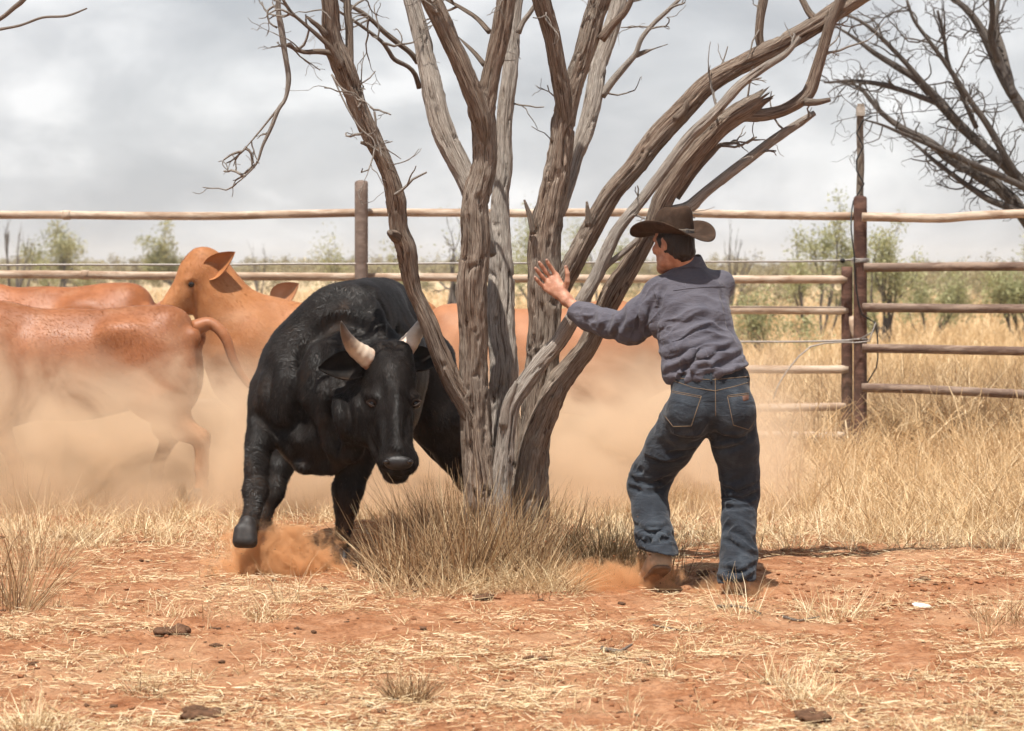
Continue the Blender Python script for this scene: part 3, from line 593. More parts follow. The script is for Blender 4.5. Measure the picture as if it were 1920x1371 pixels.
leafy('tree', 735, 462, 72, 90, M_leaf, 'thin olive tree just right of the square fence post', 21, 1500, 0.045, GB, 0.2, 0.03, 4)
leafy('dead_tree', 28, 408, 85, 90, M_leaf, 'bare dark branching tree at the left edge on the skyline', 22, 0, group=GB, trunkr=0.07)
leafy('dead_tree', 488, 452, 90, 60, M_leaf, 'small leafless tree on the skyline right of the cow ear', 23, 0, group=GB, trunkr=0.04, nst=3)
leafy('dead_tree', 825, 395, 48, 110, M_leaf, 'leafless brown tree seen just left of the thick stem', 24, 250, 0.03, group=GB, trunkr=0.055, nst=3)
leafy('dead_tree', 1368, 412, 65, 95, M_leaf, 'leafless grey tree on the skyline right of the hat', 25, 0, group=GB, trunkr=0.045, nst=4)
leafy('dead_tree', 245, 478, 95, 60, M_leaf, 'low leafless tree under the top rail left of the cow', 26, 0, group=GB, trunkr=0.03, nst=3)
# far scrub: one mass along the skyline
R = np.random.default_rng(5); parts = []
N = 620; D = R.uniform(110, 420, N); X = R.uniform(-0.30, 0.30, N) * D; H = R.uniform(0.9, 1.7, N) * (0.85 + D / 420)
rt = X / D > 0.10; D[rt] = R.uniform(55, 380, rt.sum()); X[rt] = R.uniform(0.10, 0.30, rt.sum()) * D[rt]; H[rt] *= .8
for k in range(N):
    n = 460; C = np.array([X[k], D[k], H[k] * 0.55]) + R.normal(size=(9, 3)) * [H[k] * 0.7, H[k] * 0.4, H[k] * 0.20]
    C[:, 2] = np.clip(C[:, 2], 0.15, H[k]); V, f, a = leaves(C, n, H[k] * 0.10, 0.025 + D[k] * 0.00042, R)
    a['rnd'] = np.clip(a['rnd'] + R.normal() * 0.22, 0, 1); parts.append((V, f, a))
V, f, a = cat(parts); tag(mk('distant_scrub', V, f, M_scrub, smooth=False, attrs=a), 'low grey-brown scrub along the skyline', 'scrub', kind='stuff')
# bare tree at the right, its trunk outside the picture, beyond the fence
DR = 23.0; R = np.random.default_rng(44)
rt_ = empty('bare_tree', at(2080, 795, DR)); tag(rt_, 'bare spreading tree reaching in from the right edge above the fence', 'tree')
mains = [[(2080, 560, 40), (2010, 480, 22), (1950, 440, 17), (1890, 368, 15), (1830, 325, 14), (1790, 302, 13), (1740, 265, 10), (1690, 240, 8), (1650, 208, 6), (1612, 165, 4), (1570, 150, 2)],
 [(2060, 500, 24), (1970, 400, 15), (1905, 330, 13), (1850, 280, 12), (1800, 235, 12), (1755, 185, 12), (1720, 150, 9), (1680, 125, 8), (1640, 100, 6), (1600, 70, 4), (1560, 45, 2)],
 [(2080, 480, 26), (1990, 320, 18), (1930, 225, 15), (1895, 170, 14), (1868, 110, 15), (1842, 60, 10), (1815, 20, 8), (1780, -10, 6), (1740, -60, 4)],
 [(1870, 115, 9), (1858, 70, 8), (1861, 30, 7), (1858, -20, 7), (1850, -90, 4)], [(1900, 180, 9), (1880, 95, 8), (1868, 45, 6), (1875, -30, 5)],
 [(1975, 450, 14), (1915, 400, 10), (1850, 372, 8), (1790, 330, 6), (1750, 300, 5), (1715, 270, 3), (1690, 255, 1.5)],
 [(1960, 370, 9), (1900, 342, 8), (1840, 316, 8), (1775, 285, 6), (1710, 258, 5), (1655, 235, 3), (1610, 222, 1.5)],
 [(1800, 232, 8), (1768, 200, 7), (1720, 180, 6), (1660, 160, 6), (1600, 152, 4), (1545, 155, 2)],
 [(1905, 330, 9), (1855, 240, 8), (1820, 190, 7), (1780, 130, 6), (1745, 80, 5), (1715, 40, 4), (1700, 0, 3)],
 [(1830, 240, 6), (1800, 170, 5), (1778, 120, 5), (1770, 70, 4), (1758, 20, 3)], [(1755, 185, 7), (1700, 120, 6), (1640, 60, 5), (1590, 30, 3), (1530, 35, 1.5)]]
segs = []
for k, pts in enumerate(mains):
    dd = DR + R.normal() * 0.5
    limb('limb', [(x_, y_, r_ * .8) for x_, y_, r_ in pts], M_dead, DR, dd, 10, 0.5, 80 + k, 0.05, rt_)
    Q = np.array([[*at(p[0], p[1], DR + (dd - DR) * q / (len(pts) - 1)), pxr(p[2], DR)] for q, p in enumerate(pts)]); Q = spline(Q, 0.05)
    for q in range(int(len(Q) * 0.42)):
        i = R.integers(int(len(Q) * 0.2), len(Q) - 1); t = norm(Q[min(i + 1, len(Q) - 1), :3] - Q[i - 1, :3]); d = norm(t + R.normal(size=3) * 0.85)
        grow(Q[i, :3], d, R.uniform(0.12, 0.5), min(Q[i, 3] * 0.5, 0.010), 2, R, 0.75, 0.6, 0.05, (1, 3), 0.66, segs, 0.0022)
V, f, a = tubes(segs, 5); tag(mk('twigs', V, f, M_dead, rt_, attrs=a), kind='stuff')
b = at(2080, 560, DR); P = spline(np.array([[b[0] + 0.1, DR, -0.2, 0.26], [b[0] + 0.05, DR, 0.5, 0.22], [*b, 0.2]]), 0.05); V, f, a = tube(P[:, :3], P[:, 3], 24, 1.0, 9); mk('trunk', V, f, M_dead, rt_, attrs=a)
# tree left of the picture: only a twig of it hangs into the corner
lt = empty('bare_tree', at(-420, 1060, 12.5)); tag(lt, 'dead twig of a tree reaching into the upper left corner', 'tree')
limb('trunk', [(-420, 1080, 40), (-400, 700, 34), (-380, 350, 28), (-300, 120, 16), (-180, 90, 10)], M_bark, 12.5, 12.5, 24, 1, 71, 0.03, lt)
limb('branch', [(-200, 95, 9), (-90, 70, 6), (0, 55, 3), (40, 47, 2.4), (80, 33, 2.4), (125, 30, 2.2), (163, 16, 1.4)], M_twig, 12.5, 12.3, 8, 0.4, 72, 0.02, lt)
limb('branch', [(-120, 78, 6), (-50, 60, 5), (0, 35, 4), (25, 15, 4.5), (45, -2, 5), (70, -40, 4)], M_twig, 12.5, 12.3, 10, 0.4, 73, 0.02, lt)
# ------------------------------------------------------------------ black bull
B = at
bull = empty('bull', [B(660, 900, 12.7)[0], 12.7, 0]); tag(bull, 'black horned bull with lowered head charging round the tree', 'bull')
fl = Field((-1.75, 11.45, -0.03), (-0.1, 14.55, 1.62), 0.0135)
ry = lambda a: np.array([[math.cos(a), math.sin(a), 0], [-math.sin(a), math.cos(a), 0], [0, 0, 1]])
fl.ell(B(604, 735, 12.4), (.325, .40, .35), k=.12); fl.ell(B(668, 690, 12.95), (.385, .55, .44), k=.14)
fl.ell(B(712, 668, 13.6), (.325, .42, .41), k=.12); fl.ell(B(672, 780, 12.9), (.29, .5, .2), k=.1)
fl.ell(B(655, 600, 12.55), (.21, .36, .20), k=.12); fl.ell(B(705, 560, 13.2), (.14, .6, .10), k=.12)
fl.ell(B(542, 712, 12.3), (.15, .22, .26), k=.08); fl.ell(B(515, 765, 12.22), (.125, .16, .19), k=.05)
fl.ell(B(690, 765, 12.3), (.16, .2, .28), k=.08)
fl.cone(B(625, 655, 12.35), B(700, 735, 11.98), .275, .185, .09)                        # neck
fl.cone(B(640, 600, 12.3), B(722, 668, 12.0), .17, .12, .08)
for k_ in range(4): fl.cone(B(585 + 22 * k_, 640 + 4 * k_, 12.05 - .02 * k_), B(600 + 20 * k_, 775 + 8 * k_, 11.98 - .02 * k_), .022, .03, .06)   # neck folds
fl.ell(B(562, 815, 12.2), (.115, .2, .15), k=.06); fl.ell(B(650, 820, 12.2), (.12, .2, .14), k=.06); fl.path([(B(615, 740, 12.0), .10), (B(606, 820, 12.04), .085), (B(600, 865, 12.1), .065)], .05); fl.ell(B(572, 872, 12.14), (.06, .12, .045), k=.04); fl.ell(B(625, 868, 12.3), (.12, .2, .05), k=.05)
fl.path([(B(676, 800, 11.88), .06), (B(660, 845, 11.9), .045), (B(622, 878, 12.06), .03)], .05); fl.path([(B(640, 790, 11.93), .04), (B(625, 850, 11.97), .03)], .04)                                            # dewlap
# legs
fl.path([(B(522, 740, 12.25), .15), (B(486, 832, 12.1), .068), (B(481, 880, 12.02), .056), (B(479, 922, 11.95), .060), (B(475, 952, 11.88), .040), (B(468, 980, 11.81), .042), (B(460, 1004, 11.78), .055)], .03)
fl.path([(B(688, 800, 12.25), .15), (B(668, 872, 12.2), .078), (B(652, 918, 12.17), .076), (B(649, 950, 12.17), .056), (B(645, 985, 12.18), .038), (B(641, 1018, 12.17), .037), (B(637, 1036, 12.14), .046)], .025)
fl.path([(B(620, 760, 13.3), .24), (B(560, 820, 13.0), .13), (B(530, 868, 12.92), .062), (B(512, 925, 12.85), .05), (B(492, 968, 12.82), .038), (B(500, 1005, 12.8), .038), (B(506, 1018, 12.78), .045)], .05)
fl.path([(B(775, 700, 13.5), .26), (B(818, 780, 13.5), .165), (B(855, 850, 13.6), .10), (B(880, 895, 13.65), .075), (B(898, 930, 13.62), .05), (B(902, 970, 13.6), .045), (B(903, 985, 13.58), .052)], .06)
# head
B = lambda x, y, D: at(x + (y - 770) * .07, y, D - .12)
fl.ell(B(738, 705, 11.95), (.125, .13, .135), k=.05); fl.cone(B(722, 664, 11.97), B(757, 662, 11.98), .06, .06, .05)
fl.cone(B(735, 735, 11.9), B(739, 850, 11.735), .112, .073, .05); fl.ell(B(740, 866, 11.72), (.098, .085, .074), k=.04)
fl.cone(B(692, 765, 12.0), B(728, 882, 11.83), .095, .055, .05); fl.ell(B(672, 775, 11.95), (.115, .12, .15), k=.05); fl.ell(B(733, 892, 11.78), (.062, .07, .04), k=.03)
fl.ell(B(700, 741, 11.835), (.036, .04, .022), k=.03); fl.ell(B(778, 742, 11.86), (.03, .04, .02), k=.03)
fl.cone(B(745, 735, 11.79), B(745, 845, 11.67), .03, .026, .04)                          # nose bridge
fl.cone(B(690, 790, 11.9), B(716, 845, 11.77), .018, .015, .03)                          # cheek ridge
fl.ell(B(699, 757, 11.81), .026, k=.02, sub=True); fl.ell(B(780, 757, 11.83), .024, k=.02, sub=True)
for x_ in (717, 757): fl.ell(B(x_, 876, 11.648), (.020, .03, .014), k=.014, sub=True)
fl.cone(B(700, 886, 11.7), B(738, 893, 11.655), .006, .006, .02, True); fl.cone(B(738, 893, 11.655), B(768, 884, 11.7), .006, .006, .02, True)
B = at
fl.cone(B(565, 640, 12.0), B(556, 790, 11.97), .05, .045, .07, True); fl.cone(B(600, 620, 12.05), B(585, 720, 11.95), .02, .02, .05, True); fl.cone(B(520, 800, 12.03), B(545, 850, 12.02), .03, .03, .04, True)                     # hollow between neck and shoulder
fl.cone(B(735, 625, 12.6), B(690, 555, 12.75), .025, .012, .05, True)
V, Q = fl.mesh(2); bv = bvh(V, Q)
carve(fl, bv, [[(688, 540), (715, 575), (733, 620), (738, 655)]], .036, .05, True)
carve(fl, bv, [[(672, 545), (700, 585), (716, 625)]], .03, .04, False)
carve(fl, bv, [[(572, 668), (590, 630), (625, 602), (660, 602), (690, 625)], [(566, 660), (558, 720), (552, 800)]], .03, .055, True)
carve(fl, bv, [[(545, 690), (537, 740), (532, 800)], [(600, 650), (585, 700), (580, 760)]], .04, .05, False)
carve(fl, bv, [[(478, 775), (515, 805), (550, 800)], [(612, 800), (604, 875)], [(503, 835), (522, 858)], [(640, 705), (650, 760), (662, 815)], [(618, 700), (622, 770), (636, 835)], [(655, 690), (668, 740)], [(585, 790), (590, 850)]], .016, .035, True)
carve(fl, bv, [[(629, 705), (636, 770), (649, 830)], [(606, 700), (606, 780), (622, 850)], [(472, 840), (470, 890)], [(500, 700), (493, 760)]], .018, .04, False)
carve(fl, bv, [[(676, 740), (684, 800), (708, 850)], [(716, 705), (712, 745)], [(722, 775), (722, 835)], [(764, 775), (760, 830)]], .013, .018, True)
carve(fl, bv, [[(700, 856), (735, 846), (768, 856)]], .012, .02, True)
V, Q = fl.mesh(2); Nn = vnorm(V, Q)
V = V + Nn * (0.006 * fbm(V * [7, 7, 4], 3, 11) + 0.0015 * (1 - 2 * np.abs(noise(V * [26, 10, 9], 12))) + 0.001 * (1 - 2 * np.abs(noise(V * [60, 40, 22], 13))))[:, None]
M_bull = m_hide('black_hide', ((0.004, 0.0035, 0.0033), (0.011, 0.0085, 0.0075), (0.026, 0.020, 0.016)), (0.15, 0.08, 0.042), 0.0, 0.40, 0.6, 0.10, 0.0, 0.42, 3.0)
mk('body', V, Q, M_bull, bull)
M_bcoat = m_coat('black_hair', [(0.0, (0.003, 0.0027, 0.0025)), (0.5, (0.010, 0.008, 0.0068)), (0.85, (0.022, 0.016, 0.013)), (1.0, (0.06, 0.042, 0.03))], .46, .17)
flow = lambda P: np.where((P[:, 1:2] < 11.85) & (P[:, 2:3] > .45), np.array([[.15, -.2, -.9]]), np.array([[.15, .65, -.75]]))
hv, hf, ha = coat(V, Q, 260000, .024, .0034, flow, 3, .26, .5); tag(mk('coat', hv, hf, M_bcoat, bull, smooth=False, attrs=ha), kind='stuff')
tH = NT('horn'); hz = tH.attr('along', 'Fac'); hn = tH.noise(tH.obj(), 30, 4)
hc = tH.ramp(tH.math('ADD', hz, tH.math('MULTIPLY', tH.math('SUBTRACT', hn, 0.5), 0.35)), [(0.05, (0.36, 0.19, 0.12)), (0.22, (0.56, 0.46, 0.36)), (0.48, (0.42, 0.32, 0.23)), (0.68, (0.14, 0.095, 0.07)), (1.0, (0.035, 0.027, 0.022))])
M_horn = tH.pbr(hc, 0.35, tH.bump(hn, 0.25, 0.004), 0.5)
B = lambda x, y, D: at(x - 4, y, D - .12)
for pts in ([(705, 680, 11.95, 21), (688, 667, 11.92, 19), (668, 652, 11.89, 15.5), (654, 632, 11.85, 10.5), (647, 614, 11.82, 5.5), (644, 603, 11.8, 1.5)], [(752, 664, 12.0, 20), (768, 648, 12.02, 18), (783, 627, 12.06, 14), (797, 603, 12.12, 9), (805, 590, 12.15, 5), (809, 582, 12.17, 1.2)]):
    Q4 = spline(np.array([[*B(*p[:3]), pxr(p[3], p[2])] for p in pts]), 0.006); V, f, a = tube(Q4[:, :3], Q4[:, 3] * (1 + 0.03 * np.sin(np.arange(len(Q4)) * 1.1) * np.linspace(1, 0, len(Q4))), 20)
    al = np.concatenate([np.repeat(np.linspace(0, 1, len(Q4)), 20), [0, 1]]); mk('horn', V, f, M_horn, bull, attrs={'along': al})
def ear(name, root, tip, width, m, parent, cup=0.35, nrm=(0, -1, 0), thick=0.008):
    """leaf-shaped cupped ear with real thickness"""
    root, tip = np.asarray(root, float), np.asarray(tip, float); ax = tip - root; L = np.linalg.norm(ax); ax /= L
    nv = np.array(nrm, float); nv = norm(nv - ax * (nv @ ax)); sd = np.cross(ax, nv); T = np.linspace(0, 1, 12); S = np.linspace(-1, 1, 9)
    w = width * np.sin(np.clip(T * 0.93 + 0.07, 0, 1) ** 0.75 * np.pi) ** 0.8 * 0.5 + 0.012 * (1 - T)
    P = root + ax * (T[:, None, None] * L) + sd * (S[None, :, None] * w[:, None, None]) + nv * ((S[None, :, None] ** 2 - 0.5) * w[:, None, None] * cup * 2)
    P2 = P - nv * thick; V = np.concatenate([P.reshape(-1, 3), P2.reshape(-1, 3)]); a, b = 12, 9
    i = np.arange(a - 1)[:, None] * b; j = np.arange(b - 1)[None, :]; q = np.stack([i + j, i + j + 1, i + b + j + 1, i + b + j], -1).reshape(-1, 4)
    rim = [r * b for r in range(a)] + [(a - 1) * b + c for c in range(1, b)] + [r * b + b - 1 for r in range(a - 2, -1, -1)] + list(range(b - 2, 0, -1))
    rim = np.array(rim); n = a * b; r2 = np.roll(rim, -1); mk(name, V, [q[:, ::-1], q + n, np.stack([rim, r2, r2 + n, rim + n], -1)], m, parent)
B = lambda x, y, D: at(x + (y - 770) * .07, y, D - .12)
ear('ear', B(684, 694, 11.93), B(602, 690, 11.9), 0.15, M_bull, bull, 0.5, (0.1, -0.75, 0.5))
ear('ear', B(775, 688, 12.03), B(822, 660, 12.25), 0.13, M_bull, bull, 0.5, (0.1, -0.9, 0.3))
M_eye = m_plain('dark_eye', (0.012, 0.008, 0.006), 0.08, 0.6, 0.1, 40, 0, 0.0)
for p in ((699, 757, 11.845), (780, 757, 11.865)): V, f, a = sphere(B(*p), .024); mk('eye', V, f, M_eye, bull)
M_nose = m_plain('wet_nose', (0.022, 0.019, 0.018), .42, .35, .4, 60, 0, .6); V, f, a = sphere(B(740, 868, 11.655), (.070, .028, .036), 14, 22); mk('nose', V, f, M_nose, bull)
for x_ in (718, 762): V, f, a = sphere(B(x_, 866, 11.628), (.016, .016, .013)); mk('nostril', V, f, M_eye, bull)
M_lid = m_plain('eyelid', (0.055, 0.035, 0.026), 0.6)
for x_, y_, d_, sgn in ((699, 757, 11.822, 1), (780, 757, 11.84, -1)):
    for up, bow in ((-1, 7), (1, 4)):
        P = spline(np.array([B(x_ - 10, y_ - 3 * sgn, d_ + .012), B(x_, y_ + up * bow, d_ - .004), B(x_ + 11, y_ + 4 * sgn, d_ + .01)]), .004); V, f, a = tube(P, np.full(len(P), .0056), 8); mk('eyelid', V, f, M_lid, bull)
B = at
M_hoof = m_plain('hoof', (0.026, 0.02, 0.017), 0.6, 0.4, 0.5, 30)
def hoof(c, fwd, s, parent, tilt=0.0, m=None):
    """cloven hoof: two toes side by side"""
    f0 = norm(np.array([*fwd, 0.0])); sd = np.array([-f0[1], f0[0], 0]); parts = []
    for q in (-1, 1):
        n = 16; th = np.arange(n) / n * 2 * np.pi; rings = []
        for z, r, sh in ((0.095, 0.05, -0.02), (0.088, 0.5, -0.016), (0.075, 0.66, -0.012), (0.045, 0.82, 0.0), (0.0, 1.0, 0.012), (-0.001, 0.4, 0.012)):
            x = np.cos(th); yv = np.sin(th); lx = (0.052 * x * np.where(x > 0, 1.25, 0.9)) * r + sh; ly = 0.03 * yv * r
            p = f0 * lx[:, None] + sd * (ly + q * 0.031)[:, None] + np.array([0, 0, z])
            if tilt: p = p @ np.array(Matrix.Rotation(tilt, 3, Vector(sd))).T
            rings.append(np.asarray(c) + p * s)
        V = np.concatenate(rings); i = np.arange(5)[:, None] * n; j = np.arange(n)[None, :]; j2 = (j + 1) % n
        parts.append((V, [np.stack([i + j, i + n + j, i + n + j2, i + j2], -1).reshape(-1, 4)], {}))
    V, f, a = cat(parts); return mk('hoof', V, f, m or M_hoof, parent)
g0 = lambda c: np.array([c[0], c[1], float(gz(np.array([c[0]]), np.array([c[1]]))[0])])
hoof(g0(B(634, 1056, 12.12)), (-.1, -1), 1.15, bull); hoof(g0(B(508, 1035, 12.76)), (-.1, -1), 1.1, bull); hoof(g0(B(905, 1000, 13.55)), (-.2, -1), 1.1, bull)
hf_ = Field(B(458, 1000, 11.76) - .16, B(458, 1000, 11.76) + .16, .007); hf_.ell(B(465, 985, 11.79), (.045, .05, .05), k=.03); hf_.cone(B(452, 995, 11.76), B(451, 1014, 11.745), .036, .04, .015); hf_.cone(B(468, 997, 11.76), B(468, 1015, 11.745), .036, .04, .015); hf_.plane(B(459, 1029, 11.76), (.0, -.2, -1), .01); V, Q = hf_.mesh(1); mk('hoof', V, Q, M_hoof, bull)
P = spline(np.array([B(735, 560, 14.0), B(742, 640, 14.08), B(745, 760, 14.1), B(800, 840, 14.1), B(830, 870, 14.08)]), .03); V, f, a = tube(P, np.linspace(.04, .02, len(P)), 10); mk('tail', V, f, M_bull, bull)

# ------------------------------------------------------------------ red cattle
def cow_mesh(seed, head, legs, tailp, lo=(-1.05, -.5, -.03), hi=(1.55, .5, 1.75), h=.019):
    """x forward, z up; head: (poll, muzzle) points; legs: fore and hind foot shifts"""
    f = Field(lo, hi, h)
    f.ell((0, 0, .83), (.62, .27, .335), k=.1); f.ell((.42, 0, .82), (.32, .245, .37), k=.1); f.ell((-.48, 0, .90), (.33, .245, .30), k=.1)
    f.cone((.45, 0, 1.09), (-.62, 0, 1.11), .075, .085, .1); f.ell((.42, 0, 1.12), (.22, .09, .1), k=.1); f.ell((-.62, 0, 1.1), (.13, .15, .09), k=.08)
    for s in (-1, 1):
        f.ell((-.36, s * .185, 1.05), (.11, .04, .05), k=.12); f.ell((-.79, s * .1, 1.02), (.05, .05, .06), k=.06)
        f.ell((-.58, s * .14, .78), (.24, .13, .30), k=.08); f.ell((.44, s * .18, .80), (.17, .09, .28), k=.07)
        pass
        f.cone((-.28, s * .36, .90), (-.22, s * .36, .62), .085, .07, .06, True); f.cone((.2, s * .37, .9), (.24, s * .37, .6), .08, .07, .06, True)                     # flank hollow
        fx, hx = legs[0][0 if s < 0 else 1], legs[1][0 if s < 0 else 1]
        f.path([((.44, s * .15, .62), .115), ((.46 + fx * .5, s * .14, .40), .058), ((.44 + fx * .9, s * .13, .24), .04), ((.44 + fx, s * .13, .09), .038), ((.46 + fx, s * .13, .055), .045)], .04)
        f.path([((-.60, s * .14, .66), .15), ((-.66 + hx * .5, s * .13, .45), .07), ((-.74 + hx * .7, s * .13, .40), .05), ((-.70 + hx, s * .13, .20), .036), ((-.70 + hx, s * .13, .09), .036), ((-.68 + hx, s * .13, .055), .045)], .04)
    p, m = np.array(head[0], float), np.array(head[1], float); ax = norm(m - p); L = np.linalg.norm(m - p); up = norm(np.array([0, 0, 1.0]) - ax * ax[2]); sd = np.cross(ax, up)
    f.cone((.52, 0, .95), p - up * .12 + ax * .05, .26, .15, .1); f.cone((.55, 0, .70), p - up * .2 + ax * .12, .15, .09, .1); f.cone((.5, 0, 1.08), p - up * .04, .12, .085, .08)
    E = lambda a, u, s=0.0: p + ax * a * L + up * u + sd * s
    f.ell(E(.14, -.07), (.135, .12, .125), k=.05); f.cone(E(.25, -.07), E(.85, -.075), .115, .07, .05); f.ell(E(.93, -.08), (.065, .07, .06), k=.04)
    f.cone(E(.3, -.15), E(.8, -.12), .075, .045, .05); f.cone(E(0, -.01, -.04), E(0, -.01, .04), .055, .055, .04)
    for s in (-1, 1): f.ell(E(.35, -.03, s * .085), (.035, .035, .03), k=.03); f.ell(E(.38, -.05, s * .105), .021, k=.015, sub=True); f.ell(E(1.0, -.06, s * .03), .014, k=.015, sub=True)
    V, Q = f.mesh(2); N_ = vnorm(V, Q); V = V + N_ * (.010 * fbm(V * [4, 4, 3] + seed, 3, seed))[:, None]
    return V, Q, E, ax, up, sd, L
def cow(name, label, D, pxc, s, heading, mat, head, legs, seed, tail=None, mesh=None, face=True, pale=None, ears=None, hair=None):
    c = at(pxc, 500, D); o = empty(name, (c[0], D, 0)); tag(o, label, 'cow', 'red cattle moving behind the dust')
    V, Q, E, ax, up, sd, L = mesh or cow_mesh(seed, head, legs, None)
    org = np.array([c[0], D, 0]); ca, sa = math.cos(heading), math.sin(heading); Rm = np.array([[ca, -sa, 0], [sa, ca, 0], [0, 0, 1]])
    X = lambda P: (np.asarray(P, float) * s) @ Rm.T + org
    W_ = X(V); mk('body', W_, Q, mat, o)
    if hair: hv, hf, ha = coat(W_, Q, hair[0], .024, .0042, Rm @ np.array([-.6, 0, -.6]), seed, .2, .5); tag(mk('coat', hv, hf, hair[1], o, smooth=False, attrs=ha), kind='stuff')
    for q in (-1, 1):
        if ears and q == -1: ear('ear', at(*ears[0]), at(*ears[1]), ears[2], mat, o, 0.45, (-.35, -.9, .1), 0.012)
        else: ear('ear', X(E(.06, -.03, q * .08)), X(E(-.04, -.06, q * .30)), 0.13 * s, mat, o, 0.5, Rm @ (ax * .8 + up * .2), 0.01)
        e_, f_, _ = sphere(X(E(.38, -.05, q * .098)), .022 * s); mk('eye', e_, f_, M_eye, o)
        for lx, lg in ((.47, legs[0]), (-.67, legs[1])): k_ = 0 if q < 0 else 1; hoof(X([lx + lg[k_], q * .13, 0.0]), (ca, sa), s, o)
    if face and pale:
        mu, mf, _ = sphere(X(E(.93, -.08)), np.array([.088, .086, .082]) * s); mk('muzzle', mu, mf, pale, o)
    tl = tail or [(-.80, 0, 1.08), (-.88, 0, .95), (-.9, .02, .7), (-.88, .03, .45), (-.88, .03, .25)]
    P = spline(np.array(tl, float), .02); rr = np.interp(np.linspace(0, 1, len(P)), [0, .12, .6, .75, .9, 1], [.055, .038, .022, .022, .03, .008])
    tv, tf, ta = tube(X(P), rr * s, 10); mk('tail', tv, tf, mat, o)
    return o
DU = (0.46, 0.275, 0.155)
M_red = m_hide('red_hide', ((0.20, 0.066, 0.022), (0.28, 0.10, 0.036), (0.34, 0.14, 0.058)), DU, 0.35, 0.95, 0.5, 0.35, 0.0, 0.5)
M_red2 = m_hide('orange_red_hide', ((0.22, 0.066, 0.018), (0.29, 0.095, 0.03), (0.34, 0.14, 0.055)), DU, 0.4, 1.0, 0.5, 0.35, 0.0, 0.4)
M_tan = m_hide('tawny_hide', ((0.31, 0.112, 0.036), (0.38, 0.155, 0.056), (0.43, 0.21, 0.09)), DU, 0.3, 1.1, 0.6, 0.3, 0.0, 0.45)
M_brn = m_hide('brown_hide', ((0.26, 0.10, 0.04), (0.34, 0.14, 0.06), (0.36, 0.18, 0.09)), DU, 0.4, 1.1, 0.6, 0.3, 0.0, 0.5)
M_muz = m_plain('pale_muzzle', (0.60, 0.47, 0.34), 0.7, 0.3, 0.2)
M_rcoat = m_coat('red_hair', [(0.0, (0.13, 0.042, 0.015)), (0.4, (0.25, 0.085, 0.03)), (0.75, (0.34, 0.135, 0.055)), (1.0, (0.44, 0.22, 0.11))], .65, .1)
M_tcoat = m_coat('tawny_hair', [(0.0, (0.20, 0.075, 0.025)), (0.4, (0.34, 0.135, 0.047)), (0.75, (0.42, 0.195, 0.08)), (1.0, (0.52, 0.33, 0.18))], .65, .1)
# heading pi = walking to the left of the picture
tailA = [(-.78, 0, 1.07), (-.88, 0, 1.10), (-.97, .02, 1.02), (-1.03, .02, .86), (-1.12, .0, .72), (-1.24, 0, .64), (-1.30, -.02, .60), (-1.24, -.03, .50), (-1.20, -.03, .42)]
cow('cow', 'red-brown cow at the left edge with its rump and swinging tail in view', 15.5, 130, 1.03, math.pi, M_red, ((1.1, 0, 1.15), (1.35, .1, .85)), ((.12, -.15), (.18, -.14)), 31, tailA, hair=(70000, M_rcoat))
cow('cow', 'tawny cow with head raised, pale muzzle and large ear', 16.6, 605, 1.05, math.pi + .05, M_tan, ((.80, .04, 1.49), (1.10, .16, 1.12)), ((-.1, .12), (.15, -.12)), 32, pale=M_muz, ears=((388, 516, 16.4), (440, 472, 16.35), .14), hair=(70000, M_tcoat))
gen = cow_mesh(33, ((1.08, 0, 1.16), (1.38, 0, .92)), ((.1, -.12), (-.15, .14)), None)
cow('cow', 'orange-red cow whose back shows behind the nearest cow', 17.9, 70, 1.13, math.pi - .1, M_red2, None, ((.1, -.12), (-.15, .14)), 33, mesh=gen, hair=(40000, M_rcoat))
cow('cow', 'brown cow of which only an ear shows left of the bull', 17.9, 770, 1.0, math.pi + .02, M_brn, None, ((.1, -.12), (-.15, .14)), 33, mesh=gen, ears=((515, 568, 17.7), (560, 531, 17.7), .16))
low = cow_mesh(34, ((1.0, .02, .98), (1.22, .05, .60)), ((.1, -.12), (-.15, .14)), None)
cow('cow', 'dust covered brown cow behind the tree and the man', 16.3, 1015, 1.02, 0.0, M_brn, None, ((.1, -.12), (-.15, .14)), 34, mesh=low)
# ------------------------------------------------------------------ the man
Mn = at
man = empty('person', [Mn(1310, 1100, 11.25)[0], 11.25, 0]); tag(man, 'person in brown hat, slate shirt and dark jeans pushing off the tree', 'person')
M_skin = None
t = NT('tanned_skin'); sn = t.noise(t.obj(), 35, 5); M_skin = t.pbr(t.mix(t.rng(sn, .35, .7), (0.36, 0.165, 0.10), (0.50, 0.265, 0.175)), 0.55, t.bump(t.noise(t.obj(), 160, 4), 0.25, 0.003), 0.35, Subsurface_Weight=0.05)
M_shirt = m_cloth('slate_shirt', [(0.3, (0.060, 0.058, 0.075)), (0.6, (0.088, 0.083, 0.100)), (0.8, (0.12, 0.112, 0.13))], 6, 0.22)
M_jean = m_cloth('dark_denim', [(0.3, (0.009, 0.011, 0.016)), (0.52, (0.018, 0.023, 0.031)), (0.78, (0.058, 0.070, 0.084))], 9, 0.28)
M_stitch = m_plain('gold_stitch', (0.20, 0.14, 0.09), 0.8)
M_patch = m_plain('leather_patch', (0.12, 0.055, 0.035), 0.6)
M_boot = m_plain('tan_suede', (0.56, 0.41, 0.28), 0.9, 0.15, 0.35, 18)
M_sole = m_plain('boot_sole', (0.20, 0.13, 0.085), 0.8)
M_hat = m_plain('brown_felt', (0.062, 0.038, 0.026), 0.95, 0.1, 0.45, 16, 0, 0.35)
M_hair = m_plain('dark_hair', (0.022, 0.014, 0.01), 0.55, 0.4, 0.4, 120, 0, 0.6)
